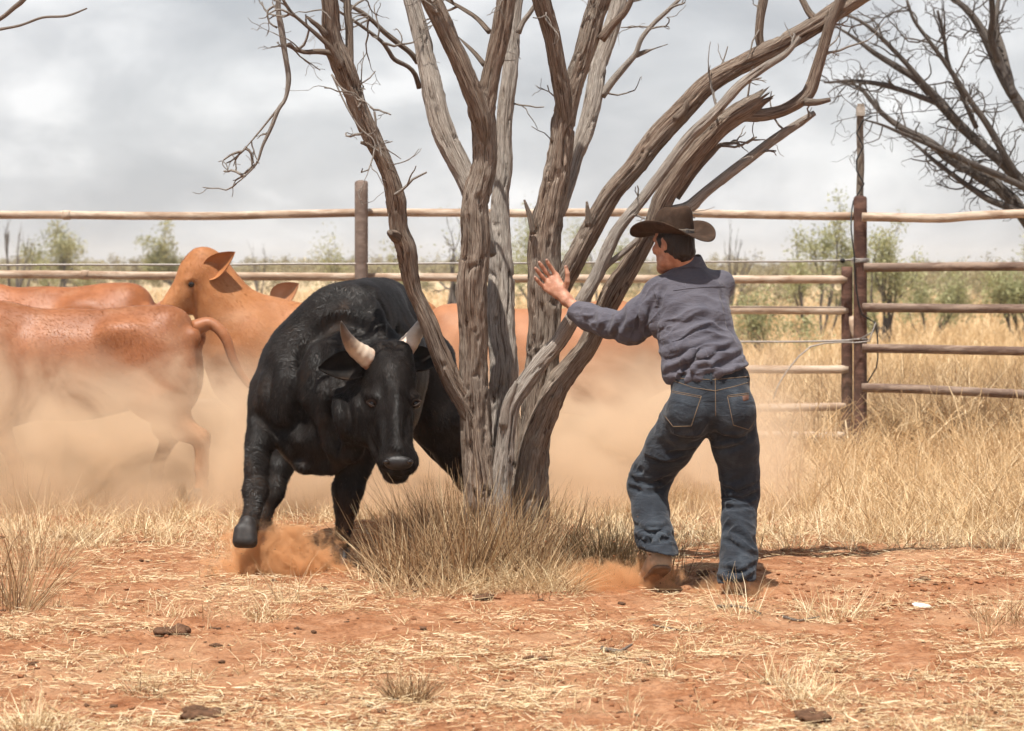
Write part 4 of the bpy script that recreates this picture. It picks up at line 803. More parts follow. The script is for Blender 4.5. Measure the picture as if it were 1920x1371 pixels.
fdir = norm(np.array([-.68, .73, -.14])); ldir = norm(np.cross([0, 0, 1.], fdir)); udir = np.cross(fdir, ldir); HC = Mn(1262, 457, 11.47)
H_ = lambda f, l, u: HC + fdir * f + ldir * l + udir * u
RH = np.array([fdir, ldir, udir])
fl = Field((0.05, 10.95, 0.05), (1.22, 12.35, 1.80), 0.0048)
fl.ell(H_(-.005, 0, .02), (.098, .076, .105), RH, .03); fl.ell(H_(.035, 0, -.055), (.062, .056, .07), RH, .03); fl.cone(H_(.03, .045, -.085), H_(.085, 0, -.108), .022, .02, .03); fl.cone(H_(.03, -.045, -.085), H_(.085, 0, -.108), .022, .02, .03)
fl.cone(H_(.092, 0, .022), H_(.118, 0, -.022), .010, .015, .016); fl.cone(H_(.086, -.03, .03), H_(.086, .03, .03), .012, .012, .02); fl.ell(H_(.092, 0, -.064), (.014, .026, .011), RH, .012)
fl.ell(H_(.086, .032, .012), .012, k=.012, sub=True); fl.ell(H_(.086, -.032, .012), .012, k=.012, sub=True)
for q in (-1, 1): fl.ell(H_(.062, q * .05, -.018), (.025, .02, .02), RH, .02)
for q in (-1, 1):
    fl.ell(H_(-.012, q * .079, -.005), (.02, .011, .032), RH, .008); fl.ell(H_(-.004, q * .088, -.002), (.009, .008, .018), RH, .006, True)
fl.cone(H_(-.035, 0, -.05), Mn(1288, 505, 11.49), .058, .064, .03)
fl.ell(Mn(1297, 570, 11.47), (.15, .095, .13), k=.05); fl.ell(Mn(1312, 640, 11.37), (.145, .09, .16), k=.05); fl.ell(Mn(1332, 715, 11.3), (.16, .105, .14), k=.05)
fl.path([(Mn(1240, 560, 11.46), .058), (Mn(1180, 618, 11.52), .042), (Mn(1085, 582, 11.7), .030), (Mn(1066, 566, 11.74), .028)], .03)
fl.path([(Mn(1340, 550, 11.56), .05), (Mn(1344, 592, 11.85), .04), (Mn(1330, 600, 12.1), .03)], .03)
fl.path([(Mn(1290, 790, 11.3), .085), (Mn(1222, 895, 11.5), .058), (Mn(1232, 1030, 11.24), .04)], .03); fl.path([(Mn(1372, 790, 11.28), .085), (Mn(1388, 925, 11.34), .056), (Mn(1384, 1085, 11.14), .04)], .03)
kn = {'little': (1023, 541), 'ring': (1027, 530), 'middle': (1034, 522), 'index': (1043, 516)}
fing = {'little': [(1023, 541, 11.795, .0105), (1012, 531, 11.785, .0095), (1007, 525, 11.775, .0085), (1003, 520, 11.772, .0075)], 'ring': [(1027, 530, 11.80, .0115), (1015, 517, 11.785, .0102), (1008, 508, 11.775, .0092), (1004, 503, 11.77, .008)],
        'middle': [(1034, 522, 11.80, .012), (1022, 508, 11.79, .0105), (1015, 498, 11.78, .0095), (1011, 492, 11.775, .008)], 'index': [(1043, 516, 11.795, .012), (1034, 503, 11.785, .0105), (1028, 494, 11.775, .0095), (1025, 488, 11.77, .008)],
        'thumb': [(1057, 545, 11.765, .018), (1064, 528, 11.745, .0135), (1064, 513, 11.74, .0115), (1061, 500, 11.742, .009)]}
for n_, (x_, y_) in kn.items(): fl.cone(Mn(1062, 562, 11.745), Mn(x_, y_, 11.795), .023, .015, .018)
fl.ell(Mn(1049, 545, 11.772), (.034, .024, .036), k=.018)
for n_, c_ in fing.items(): fl.path([(Mn(*c[:3]), c[3]) for c in c_], .006)
rw = Mn(1330, 600, 12.1); fl.ell(rw + [-.03, .06, .0], (.04, .05, .022), k=.02)
for q in range(4): fl.path([(rw + [-.06 + .022 * q, .09, 0], .010), (rw + [-.068 + .022 * q, .13, .01], .009), (rw + [-.07 + .022 * q, .16, .0], .008)], .006)
fl.path([(rw + [.0, .05, .01], .014), (rw + [.035, .09, .015], .0105), (rw + [.04, .115, .01], .009)], .008)
V, Q = fl.mesh(1); mk('body', V, Q, M_skin, man)
for n_, c_ in fing.items():                                                             # nails
    a_, b_ = Mn(*c_[-2][:3]), Mn(*c_[-1][:3]); e_ = b_ + np.array([.001, -c_[-1][3] * .85, .0]); V, f, a = sphere(e_, (.0055, .0025, .007), 6, 10); mk('nail', V, f, m_plain('nail', (.55, .34, .26), .4) if n_ == 'little' else bpy.data.materials['nail'], man)
# hair
fl = Field(HC - .2, HC + .2, .005); fl.ell(H_(-.018, 0, .02), (.098, .082, .10), RH, .01); fl.ell(H_(-.06, 0, -.045), (.05, .064, .055), RH, .03)
for q in (-1, 1): fl.cone(H_(.015, q * .076, .02), H_(.012, q * .078, -.012), .012, .007, .02)
fl.plane(H_(.028, 0, 0), fdir + udir * -.35, .02); V, Q = fl.mesh(1); V = V + vnorm(V, Q) * (.004 * noise(V * [90, 90, 30], 3))[:, None]; mk('hair', V, Q, M_hair, man)
def folds(V, Q, specs, base=0.004, sd=0):
    """specs: (centre, radius, along direction, frequency, amplitude)"""
    N_ = vnorm(V, Q); d = base * fbm(V * 9, 3, sd)
    for k, (c, r, al, fr, am) in enumerate(specs):
        al = norm(al); w = np.exp(-((V - c) ** 2).sum(1) / r ** 2); pr = V - np.outer(V @ al, al)
        wob = V + .035 * np.stack([noise(V * 8 + 3 * k, 60 + q) for q in range(3)], -1)
        pr = wob - np.outer(wob @ al, al); nn = 1 - 2.4 * np.abs(noise(pr * fr + np.outer(V @ al, al) * fr * .14 + k * 5, 40 + k)); d = d + w * am * 1.7 * nn
    return V + N_ * d[:, None]
# shirt
fl = Field((0.2, 11.0, 0.85), (1.2, 12.3, 1.62), 0.0065)
fl.ell(Mn(1295, 560, 11.47), (.18, .135, .145), k=.06); fl.ell(Mn(1300, 610, 11.40), (.188, .135, .15), k=.06); fl.ell(Mn(1316, 660, 11.33), (.192, .14, .13), k=.06); fl.ell(Mn(1331, 700, 11.28), (.196, .142, .11), k=.05)
fl.cone(Mn(1240, 548, 11.46), Mn(1352, 532, 11.52), .072, .066, .05); fl.cone(Mn(1290, 522, 11.49), Mn(1286, 492, 11.5), .095, .074, .04)
fl.path([(Mn(1236, 562, 11.45), .085), (Mn(1205, 592, 11.47), .078), (Mn(1178, 612, 11.5), .072), (Mn(1140, 607, 11.58), .063), (Mn(1105, 594, 11.66), .056), (Mn(1080, 583, 11.71), .052)], .04)
fl.ell(Mn(1186, 626, 11.5), (.05, .05, .035), k=.04); fl.path([(Mn(1342, 545, 11.57), .070), (Mn(1346, 590, 11.84), .056), (Mn(1328, 602, 12.06), .046)], .04)
fl.ell(Mn(1262, 700, 11.3), (.045, .07, .06), k=.05)
fl.plane(Mn(1075, 581, 11.72), norm(Mn(1060, 566, 11.75) - Mn(1085, 586, 11.7)), .004)
fl.cone(Mn(1090, 588, 11.69), Mn(1060, 570, 11.76), .044, .04, .006, True)
fl.plane(Mn(1332, 702, 11.28), [(1417 - 1252) * 0 + .24, 0.0, -1.0], .006)
fl.cone(Mn(1290, 500, 11.5), Mn(1285, 470, 11.51), .064, .068, .006, True)
V, Q = fl.mesh(1); bv = bvh(V, Q)
SF = [[(1212, 624), (1245, 604), (1292, 590)], [(1220, 645), (1262, 630), (1322, 606)], [(1228, 668), (1282, 650), (1348, 626)], [(1240, 692), (1300, 670), (1372, 640)], [(1256, 708), (1320, 684), (1396, 652)], [(1262, 716), (1285, 690), (1310, 640)], [(1300, 704), (1350, 676), (1404, 668)],
      [(1196, 560), (1184, 590), (1172, 632)], [(1218, 556), (1204, 595), (1190, 638)], [(1165, 588), (1150, 610), (1142, 634)], [(1136, 580), (1128, 603), (1114, 624)], [(1106, 576), (1098, 602)], [(1236, 532), (1231, 560), (1222, 592)], [(1345, 548), (1352, 590), (1372, 640)]]
carve(fl, bv, SF, .011, .009, False); carve(fl, bv, [[(x + 3, y + 10) for x, y in q] for q in SF[:7]] + [[(x + 10, y + 2) for x, y in q] for q in SF[7:]], .010, .012, True)
V, Q = fl.mesh(1)
V = folds(V, Q, [(Mn(1300, 640, 11.25), .17, (1, .1, .35), 17, .011), (Mn(1225, 600, 11.4), .12, (.75, 0, .6), 19, .012), (Mn(1185, 615, 11.45), .09, (.35, 0, 1), 24, .011), (Mn(1110, 600, 11.62), .08, (.9, 0, -.1), 30, .008),
    (Mn(1330, 700, 11.18), .13, (1, 0, .55), 20, .013), (Mn(1290, 700, 11.2), .1, (.5, 0, 1), 22, .010), (Mn(1320, 560, 11.36), .12, (1, 0, .15), 12, .005), (Mn(1225, 545, 11.4), .07, (.3, 0, 1), 22, .006)], .004, 3)
shirt = mk('shirt', V, Q, M_shirt, man); bvS = bvh(V, Q)
# collar: a folded band round the neck
c0, c1 = Mn(1289, 503, 11.49), Mn(1286, 482, 11.5); th = np.linspace(0, 2 * np.pi, 49)[:-1]; rings = []
for u_, r_, dr in ((0, .092, -.010), (.35, .086, .012), (1.0, .074, .024), (1.05, .068, .022), (.3, .066, 0.0)):
    c = c0 + (c1 - c0) * u_; rings.append(np.stack([c[0] + r_ * np.cos(th), c[1] + r_ * 1.0 * np.sin(th), c[2] + .006 * np.cos(th) + 0.006 * np.sin(3 * th)], -1))
V = np.concatenate(rings); n = 48; i = np.arange(4)[:, None] * n; j = np.arange(n)[None, :]; j2 = (j + 1) % n; mk('collar', V, np.stack([i + j, i + j2, i + n + j2, i + n + j], -1).reshape(-1, 4), M_shirt, shirt)
# jeans
fl = Field((0.35, 10.85, -0.02), (1.25, 11.8, 1.1), 0.0065)
fl.ell(Mn(1332, 745, 11.26), (.185, .135, .17), k=.05); fl.ell(Mn(1331, 708, 11.285), (.186, .132, .10), k=.04); fl.ell(Mn(1290, 775, 11.185), (.105, .09, .125), k=.04); fl.ell(Mn(1378, 772, 11.185), (.098, .09, .125), k=.04)
fl.path([(Mn(1286, 785, 11.28), .118), (Mn(1255, 838, 11.37), .108), (Mn(1222, 890, 11.49), .095), (Mn(1214, 912, 11.48), .092), (Mn(1220, 960, 11.40), .084), (Mn(1226, 1000, 11.31), .084), (Mn(1234, 1040, 11.21), .086), (Mn(1237, 1062, 11.16), .09)], .03)
fl.path([(Mn(1370, 785, 11.26), .118), (Mn(1380, 840, 11.29), .104), (Mn(1386, 885, 11.32), .09), (Mn(1389, 925, 11.33), .084), (Mn(1385, 975, 11.27), .078), (Mn(1386, 1040, 11.18), .082), (Mn(1381, 1085, 11.1), .09)], .03)
fl.plane(Mn(1234, 1036, 11.21), norm(Mn(1236, 1060, 11.15) - Mn(1222, 960, 11.40)) + np.array([.35, 0, .1]), .005) if False else None
# leg ends: hollow hems
for a_, b_, r_ in ((Mn(1234, 1050, 11.19), Mn(1239, 1090, 11.10), .066), (Mn(1382, 1068, 11.13), Mn(1380, 1125, 11.05), .074)): fl.cone(a_, b_, r_ * .9, r_ * 1.06, .006, True)
sl, X, Y, Z = fl.block(np.array([.3, 10.8, -.1]), np.array([.83, 11.9, .45])); pn = norm(np.array([-.2, .0, -1.0])); pp = Mn(1232, 1034, 11.2); fl.put(sl, -((X - pp[0]) * pn[0] + (Y - pp[1]) * pn[1] + (Z - pp[2]) * pn[2]), .005, True)
sl, X, Y, Z = fl.block(np.array([.86, 10.8, -.1]), np.array([1.3, 11.9, .30])); pn = norm(np.array([.1, 0, -1.0])); pp = Mn(1380, 1091, 11.1); fl.put(sl, -((X - pp[0]) * pn[0] + (Y - pp[1]) * pn[1] + (Z - pp[2]) * pn[2]), .005, True)
fl.plane(Mn(1331, 693, 11.28), (-.16, 0, 1), .006)
V, Q = fl.mesh(1); bv = bvh(V, Q)
JF = [[(1180, 888), (1215, 897), (1258, 884)], [(1180, 906), (1225, 914), (1252, 900)], [(1190, 975), (1225, 990), (1258, 970)], [(1196, 1000), (1230, 1010), (1264, 992)], [(1350, 900), (1385, 914), (1422, 896)], [(1355, 922), (1390, 931), (1420, 915)], [(1355, 944), (1385, 942), (1418, 936)],
      [(1350, 1056), (1385, 1066), (1415, 1050)], [(1346, 1076), (1380, 1084), (1414, 1070)], [(1356, 1005), (1385, 1018), (1415, 1035)], [(1318, 824), (1290, 836), (1250, 846)], [(1322, 822), (1350, 834), (1396, 822)], [(1255, 808), (1290, 816), (1318, 808)], [(1346, 808), (1382, 814), (1412, 800)], [(1210, 850), (1250, 862), (1285, 850)]]
carve(fl, bv, JF, .012, .009, False); carve(fl, bv, [[(x, y + 9) for x, y in q] for q in JF], .012, .014, True)
V, Q = fl.mesh(1); ex = (1, 0, .12)
V = folds(V, Q, [(Mn(1222, 895, 11.42), .075, (1, 0, -.35), 26, .012), (Mn(1225, 1010, 11.22), .085, (1, 0, .3), 26, .013), (Mn(1388, 925, 11.25), .075, ex, 28, .013), (Mn(1386, 1000, 11.15), .1, (1, 0, -.3), 22, .008), (Mn(1382, 1075, 11.02), .06, (1, 0, .2), 32, .013),
    (Mn(1320, 820, 11.22), .09, (1, 0, .7), 22, .007), (Mn(1265, 820, 11.28), .1, (1, .2, -.2), 18, .006), (Mn(1385, 830, 11.2), .1, (1, 0, .5), 16, .006)], .003, 8)
jeans = mk('jeans', V, Q, M_jean, man); bvJ = bvh(V, Q)
def ontm(bv, px, py, off):
    p = onto(bv, px, py, off)
    return np.array(bv.find_nearest(Vector(at(px, py, 11.2)))[0]) if p is None else p
def stitch(name, pts, r, m, parent, bv, off=0.001):
    P = []
    for (a, b), (c, d) in zip(pts[:-1], pts[1:]):
        k = max(2, int(math.hypot(c - a, d - b) / 3)); P += [ontm(bv, a + (c - a) * t, b + (d - b) * t, off) for t in np.linspace(0, 1, k)[:-1]]
    P.append(ontm(bv, *pts[-1], off)); V, f, a = tube(np.array(P), np.full(len(P), r), 5); return mk(name, V, f, m, parent)
def panel(name, quad, m, parent, bv, off=0.003, nu=10, nv=10):
    """a sewn-on patch: a grid over a quad of photo points, laid on the cloth, with its own thickness"""
    q = np.array(quad, float); G = []
    for v in np.linspace(0, 1, nv):
        for u_ in np.linspace(0, 1, nu): p = (q[0] * (1 - u_) + q[1] * u_) * (1 - v) + (q[3] * (1 - u_) + q[2] * u_) * v; G.append(ontm(bv, p[0], p[1], off if 0 < u_ < 1 and 0 < v < 1 else -.003))
    i = np.arange(nv - 1)[:, None] * nu; j = np.arange(nu - 1)[None, :]; return mk(name, np.array(G), np.stack([i + j, i + nu + j, i + nu + j + 1, i + j + 1], -1).reshape(-1, 4), m, parent)
pk = panel('back_pocket', [(1258, 731), (1316, 741), (1297, 800), (1240, 785)], M_jean, jeans, bvJ); pk2 = panel('back_pocket', [(1362, 742), (1408, 736), (1416, 795), (1373, 800)], M_jean, jeans, bvJ)
for pts in ([(1260, 733), (1315, 743)], [(1260, 736), (1315, 746)], [(1315, 743), (1296, 799), (1262, 800), (1245, 778)], [(1364, 742), (1404, 737)], [(1364, 745), (1404, 740)], [(1364, 744), (1375, 797), (1404, 806), (1415, 790)],
            [(1258, 712), (1300, 727), (1341, 733)], [(1341, 733), (1380, 724), (1408, 716)], [(1341, 702), (1342, 780)], [(1262, 709), (1338, 712), (1405, 706)]): stitch('seam', pts, .0018, M_stitch, jeans, bvJ)
panel('waist_label', [(1389, 742), (1407, 738), (1407, 751), (1391, 756)], M_patch, jeans, bvJ, .006, 5, 5)
for x_ in (1259, 1333, 1404): panel('belt_loop', [(x_ - 3, 693), (x_ + 4, 693), (x_ + 4, 721), (x_ - 3, 721)], M_jean, jeans, bvJ, .008, 4, 6)
stitch('seam', [(1262, 545), (1290, 541), (1325, 538), (1358, 537)], .0022, M_shirt, shirt, bvS); stitch('seam', [(1222, 533), (1232, 560), (1236, 590)], .0025, M_shirt, shirt, bvS)
# boots
def boot(ank, heel, toe, shin):
    ank, heel, toe = map(np.asarray, (ank, heel, toe)); f = Field(np.minimum(np.minimum(ank, heel), toe) - .14, np.maximum(np.maximum(ank, heel), toe) + .14, .006)
    ax = norm(toe - heel); f.cone(ank + norm(np.asarray(shin) - ank) * .04, ank, .036, .046, .02); f.cone(ank, heel + (ank - heel) * .25, .05, .045, .03); f.cone(heel + (ank - heel) * .22, toe, .046, .036, .03); f.cone(ank * .6 + toe * .4, toe - ax * .03, .044, .04, .03)
    up = norm(np.cross(np.cross(ax, ank - heel), ax)); f.plane(heel - up * .018, -up, .006); V, Q = f.mesh(1); up_ = mk('boot', V, Q, M_boot, man)
    g = Field(np.minimum(heel, toe) - .14, np.maximum(heel, toe) + .14, .006); g.cone(heel - up * .01, toe - up * .01, .048, .042, .02); g.plane(heel - up * .017, up, .004); g.plane(heel - up * .034, -up, .004); V, Q = g.mesh(1); mk('sole', V, Q, M_sole, up_)
boot(Mn(1236, 1040, 11.23), Mn(1240, 1058, 11.18), Mn(1212, 1086, 11.38), Mn(1226, 985, 11.34)); boot(Mn(1382, 1082, 11.14), Mn(1388, 1099, 11.1), Mn(1366, 1104, 11.3), Mn(1386, 1000, 11.23))
# hat: creased crown, band and curled brim
hat = empty('hat', (0, 0, 0)); COL.objects.unlink(hat); bpy.data.objects.remove(hat)
hf = norm(np.array([-.71, .70, 0.04])); hl = norm(np.cross([0, 0, 1.], hf)); hu = np.cross(hf, hl); hu = norm(hu + np.array([.05, -.02, 0])); HB = H_(-.005, 0, .055)
P_ = lambda f, l, u: HB + hf * np.asarray(f)[..., None] + hl * np.asarray(l)[..., None] + hu * np.asarray(u)[..., None]
th = np.arange(64) / 64 * 2 * np.pi; c_, s_ = np.cos(th), np.sin(th); rings = []
for u_, rf, rl in ((.0, .104, .092), (.02, .103, .090), (.05, .100, .086), (.08, .097, .080), (.100, .092, .073), (.112, .083, .062), (.117, .070, .049), (.112, .050, .034), (.103, .025, .018), (.100, .004, .003)):
    cr = np.clip((u_ - .04) / .07, 0, 1); top = .010 * cr * c_ ** 2 - .016 * cr * np.clip(c_, 0, 1) ** 2
    pin = 1 - .16 * cr * np.exp(-((np.abs(th - np.pi) - np.pi + .75) / .35) ** 2) - .10 * cr * np.clip(c_, 0, 1) ** 2
    rings.append(P_(rf * c_ * (1 - .05 * cr), rl * s_ * pin, u_ + top))
V = np.concatenate(rings); n = 64; k = len(rings); i = np.arange(k - 1)[:, None] * n; j = np.arange(n)[None, :]; j2 = (j + 1) % n; V = V + .0025 * np.stack([noise(V * 28, q) for q in range(3)], -1)
crown = mk('hat', V, np.stack([i + j, i + j2, i + n + j2, i + n + j], -1).reshape(-1, 4), M_hat, man)
rings = []
for lay in (0, 1):
    for w in (np.linspace(0, 1, 12) if lay == 0 else np.linspace(1, 0, 12)):
        rf, rl = .104 + w * .112, .092 + w * .098; cur = .058 * w ** 2.1 * np.abs(s_) ** 2.2 - .030 * w ** 1.3 * np.abs(c_) ** 2.5 + .004 * np.sin(3 * th + 1) * w
        rl2 = rl - .02 * w ** 3 * np.abs(s_) ** 4; rings.append(P_(rf * c_, rl2 * s_, cur - .002 - lay * .005))
V = np.concatenate(rings); k = len(rings); i = np.arange(k - 1)[:, None] * n; mk('brim', V, np.stack([i + j, i + n + j, i + n + j2, i + j2], -1).reshape(-1, 4), M_hat, crown)
rings = [P_(rf * c_, rl * s_, u_) for u_, rf, rl in ((.002, .106, .094), (.002, .108, .096), (.016, .107, .0945), (.016, .105, .092))]; V = np.concatenate(rings); i = np.arange(3)[:, None] * n
mk('hat_band', V, np.stack([i + j, i + j2, i + n + j2, i + n + j], -1).reshape(-1, 4), m_plain('hat_band', (.16, .13, .10), .6), crown)
q = np.argmin([np.linalg.norm(P_(np.array(.108 * math.cos(a)), np.array(.096 * math.sin(a)), np.array(.009)) - Mn(1272, 438, 11.36)) for a in th]); V, f, a = box(P_(np.array(.109 * c_[q]), np.array(.097 * s_[q]), np.array(.009)), (.018, .012, .014)); mk('buckle', V, f, m_plain('buckle', (.6, .55, .48), .35, .5, .2, 30, .5), crown, smooth=False)
# ------------------------------------------------------------------ grass, straw, litter
def ribbons(base, d, curve, L, w, R, segs=3, flat=False):
    n = len(base); t = np.linspace(0, 1, segs + 1)
    P = base[:, None, :] + d[:, None, :] * (L[:, None] * t)[..., None] + curve[:, None, :] * (L[:, None] * t ** 2)[..., None]
    if flat: wd = norm(np.cross(d, norm(np.array([0, 0, 1.0]) + R.normal(size=(n, 3)) * 0.35)))
    else: a = R.uniform(-0.9, 0.9, n); wd = np.stack([np.cos(a), np.sin(a), np.zeros(n)], -1)
    tp = (1 - 0.85 * t ** 1.6) if not flat else (1 - 0.5 * t ** 4)
    off = wd[:, None, :] * (w[:, None] * tp / 2)[..., None]
    V = np.stack([P - off, P + off], 2).reshape(-1, 3); m = 2 * (segs + 1); b = np.arange(n)[:, None] * m; k = np.arange(segs)[None, :] * 2
    q = np.stack([b + k, b + k + 1, b + k + 3, b + k + 2], -1).reshape(-1, 4); return V, [q]
def blades(X, Y, h, w, R, lean=0.35, curl=0.4, rmean=0.6, rsd=0.2, segs=3, tuft=None, out=0.0):
    n = len(X); Z = gz(X, Y) - 0.01; a = R.uniform(0, 2 * np.pi, n); l = np.abs(R.normal(size=n)) * lean
    d = norm(np.stack([np.cos(a) * l, np.sin(a) * l, np.ones(n)], -1) + (tuft * out if tuft is not None else 0)); c = np.stack([np.cos(a), np.sin(a), np.full(n, -.45)], -1) * (curl * R.uniform(0, 1, n))[:, None]
    V, f = ribbons(np.stack([X, Y, Z], -1), d, c, h, w, R, segs); rn = np.clip(R.normal(rmean, rsd, n), 0, 1)
    return V, f, {'rnd': np.repeat(rn, 2 * (segs + 1))}
def clump(x, y, n, rad, h, w, R, lean=0.3, curl=0.3, rm=.5, rs=.25, out=0.9, segs=3):
    a = R.uniform(0, 2 * np.pi, n); r = rad * np.sqrt(R.uniform(0, 1, n)); tx = np.stack([np.cos(a) * r / rad, np.sin(a) * r / rad, 0 * a], -1)
    return blades(x + np.cos(a) * r, y + np.sin(a) * r, h * R.uniform(.45, 1.15, n), w * R.uniform(.6, 1.3, n), R, lean, curl, rm, rs, segs, tx, out)
R = np.random.default_rng(99)
# flat straw litter over the red dirt
n = 135000; Y = 1 / R.uniform(1 / 18.0, 1 / 7.0, n); X = R.uniform(-.25, .25, n) * Y
den = 0.45 + 1.3 * n2d(X, Y, 0.9, 8, 3) + 1.3 * n2d(X, Y, 4.0, 9, 2) + np.clip((Y - 11.5) / 3, 0, .6); den = np.where((Y < 12.6) & (X > .9) & (Y > 10.7), den - .25, den); k = R.uniform(0, 1, n) < den; X, Y = X[k], Y[k]; n = len(X)
L = np.clip(R.lognormal(-3.4, .55, n), .010, .14); a = R.uniform(0, 2 * np.pi, n); pit = R.normal(size=n) * .10
d = np.stack([np.cos(a) * np.cos(pit), np.sin(a) * np.cos(pit), np.abs(np.sin(pit))], -1); c = np.stack([-np.sin(a), np.cos(a), np.full(n, -.05)], -1) * (R.normal(size=n) * .22)[:, None]
V, f = ribbons(np.stack([X, Y, gz(X, Y) + .004 + R.uniform(0, .012, n)], -1), d, c, L, R.uniform(.0016, .0042, n), R, 2, True)
rn = np.clip(R.normal(.58, .28, n), 0, 1); tag(mk('straw_litter', V, f, M_straw, smooth=False, attrs={'rnd': np.repeat(rn, 6)}), 'broken dry straw scattered over the red dirt', 'straw', kind='stuff')
# low dry stubble in the yard
parts = []
for k in range(430):
    y = 1 / R.uniform(1 / 15.5, 1 / 7.2); x = R.uniform(-.24, .24) * y
    if n2d(np.array([x]), np.array([y]), .8, 15)[0] < -.05 and R.uniform() < .75: continue
    s = R.uniform(.5, 1.3); parts.append(clump(x, y, R.integers(6, 26), .05 * s, .09 * s, .0032, R, .9, .8, .6, .22, .8))
for k in range(1500):
    y = R.uniform(12.8, 17.5); x = R.uniform(-.25, .25) * y
    if abs(x + .65) < .8 and y < 14: continue
    s = R.uniform(.6, 1.5) * (1.0 if x < .6 else 1.25); parts.append(clump(x, y, R.integers(14, 34), .10 * s, .14 * s, .0042, R, .9, .7, .66, .18, .7))
V, f, a = cat(parts); tag(mk('dry_stubble', V, f, M_straw, smooth=False, attrs=a), 'low dry grass stubble across the yard', 'grass', kind='stuff')
# tall dry grass on the right and beyond the fence
parts = []
n = 22000; Y = R.uniform(13.3, 18.6, n); X = R.uniform(.9, 5.2, n); k = (X > .9 + (Y < 14.3) * 1.0) & (X < .30 * Y) & (R.uniform(0, 1, n) < .3 + .5 * n2d(X, Y, 1.6, 22) + .5 * (X - 1) / 4 + .25 * (Y - 13) / 5); X, Y = X[k], Y[k]
parts.append(blades(X, Y, R.uniform(.12, .5, len(X)) * (.55 + .12 * (X - 1)) * (1 + .5 * n2d(X, Y, 1.1, 23)), R.uniform(.004, .0095, len(X)), R, .55, .7, .6, .26))
n = 42000; Y = R.uniform(18.2, 27, n); X = R.uniform(-7, 8, n); wt = np.where(X > 1.2, 1.0, .35); k = R.uniform(0, 1, n) < wt * (.75 + .6 * n2d(X, Y, .9, 24)); X, Y = X[k], Y[k]
parts.append(blades(X, Y, R.uniform(.25, .8, len(X)) * (1 + .5 * n2d(X, Y, .7, 25)) * np.where(X > 1.2, 1.0, .5), R.uniform(.006, .015, len(X)), R, .75, .8, .5, .26))
n = 60000; Y = 1 / R.uniform(1 / 140, 1 / 25, n); X = R.uniform(-.27, .27, n) * Y
parts.append(blades(X, Y, R.uniform(.2, .55, n) * (1 + .6 * n2d(X, Y, .35, 26)), .006 + Y * .00035, R, .5, .5, .62, .2, 2) if False else blades(X, Y, R.uniform(.2, .55, n) * (1 + .6 * n2d(X, Y, .35, 26)), .006 + Y * .00035, R, .5, .5, .62, .2))
V, f, a = cat(parts); tag(mk('dry_grass', V, f, M_grass, smooth=False, attrs=a), 'tall dry pale grass along the fence and over the plain', 'grass', kind='stuff')
# brown bushy undergrowth behind the right-hand fence
parts = []
for k in range(70):
    y = R.uniform(19.3, 22.5); x = R.uniform(2.9, 5.6); s = R.uniform(.6, 1.2); parts.append(clump(x, y, 200, .28 * s, .75 * s, .006, R, .8, .8, .42, .22, .8))
V, f, a = cat(parts); tag(mk('brown_undergrowth', V, f, M_clump, smooth=False, attrs=a), 'tangled brown undergrowth behind the right-hand fence', 'undergrowth', kind='stuff')
def gthing(name, label, parts, m, px, D, cat_='grass clump', group=None):
    V, f, a = cat(parts); o = mk(name, V, f, m, loc=(at(px, 500, D)[0], D, 0), smooth=False, attrs=a); tag(o, label, cat_, group); return o
GG = 'dry grass tufts in the yard'
ps = []
for k in range(34):
    px = R.uniform(745, 1070); D = R.uniform(11.35, 12.3); x = at(px, 500, D)[0]; e = 1 - .25 * abs(px - 885) / 180; ps.append(clump(x, D, 130, .11, .50 * e * R.uniform(.55, 1.2), .005, R, .62, .12, .42, .28, .55))
for k in range(26):
    px = R.uniform(705, 1085); D = R.uniform(11.1, 11.7); x = at(px, 500, D)[0]; ps.append(clump(x, D, 110, .15, .22, .0042, R, 1.2, .9, .68, .2, .7))
gthing('grass_clump', 'big tangled dry grass clump round the foot of the tree', ps, M_clump, 885, 11.8)
ps = [clump(at(px, 500, D)[0], D, n_, .09, h, .0038, R, .55, .15, .3, .25, .7) for px, D, n_, h in ((1100, 11.75, 170, .3), (1125, 11.7, 200, .36), (1150, 11.65, 200, .36), (1172, 11.6, 150, .30), (1195, 11.55, 90, .3), (1260, 11.6, 40, .4))]
gthing('grass_clump', 'dark twiggy grass clump between the tree and the raised boot', ps, M_twiggy, 1140, 11.65)
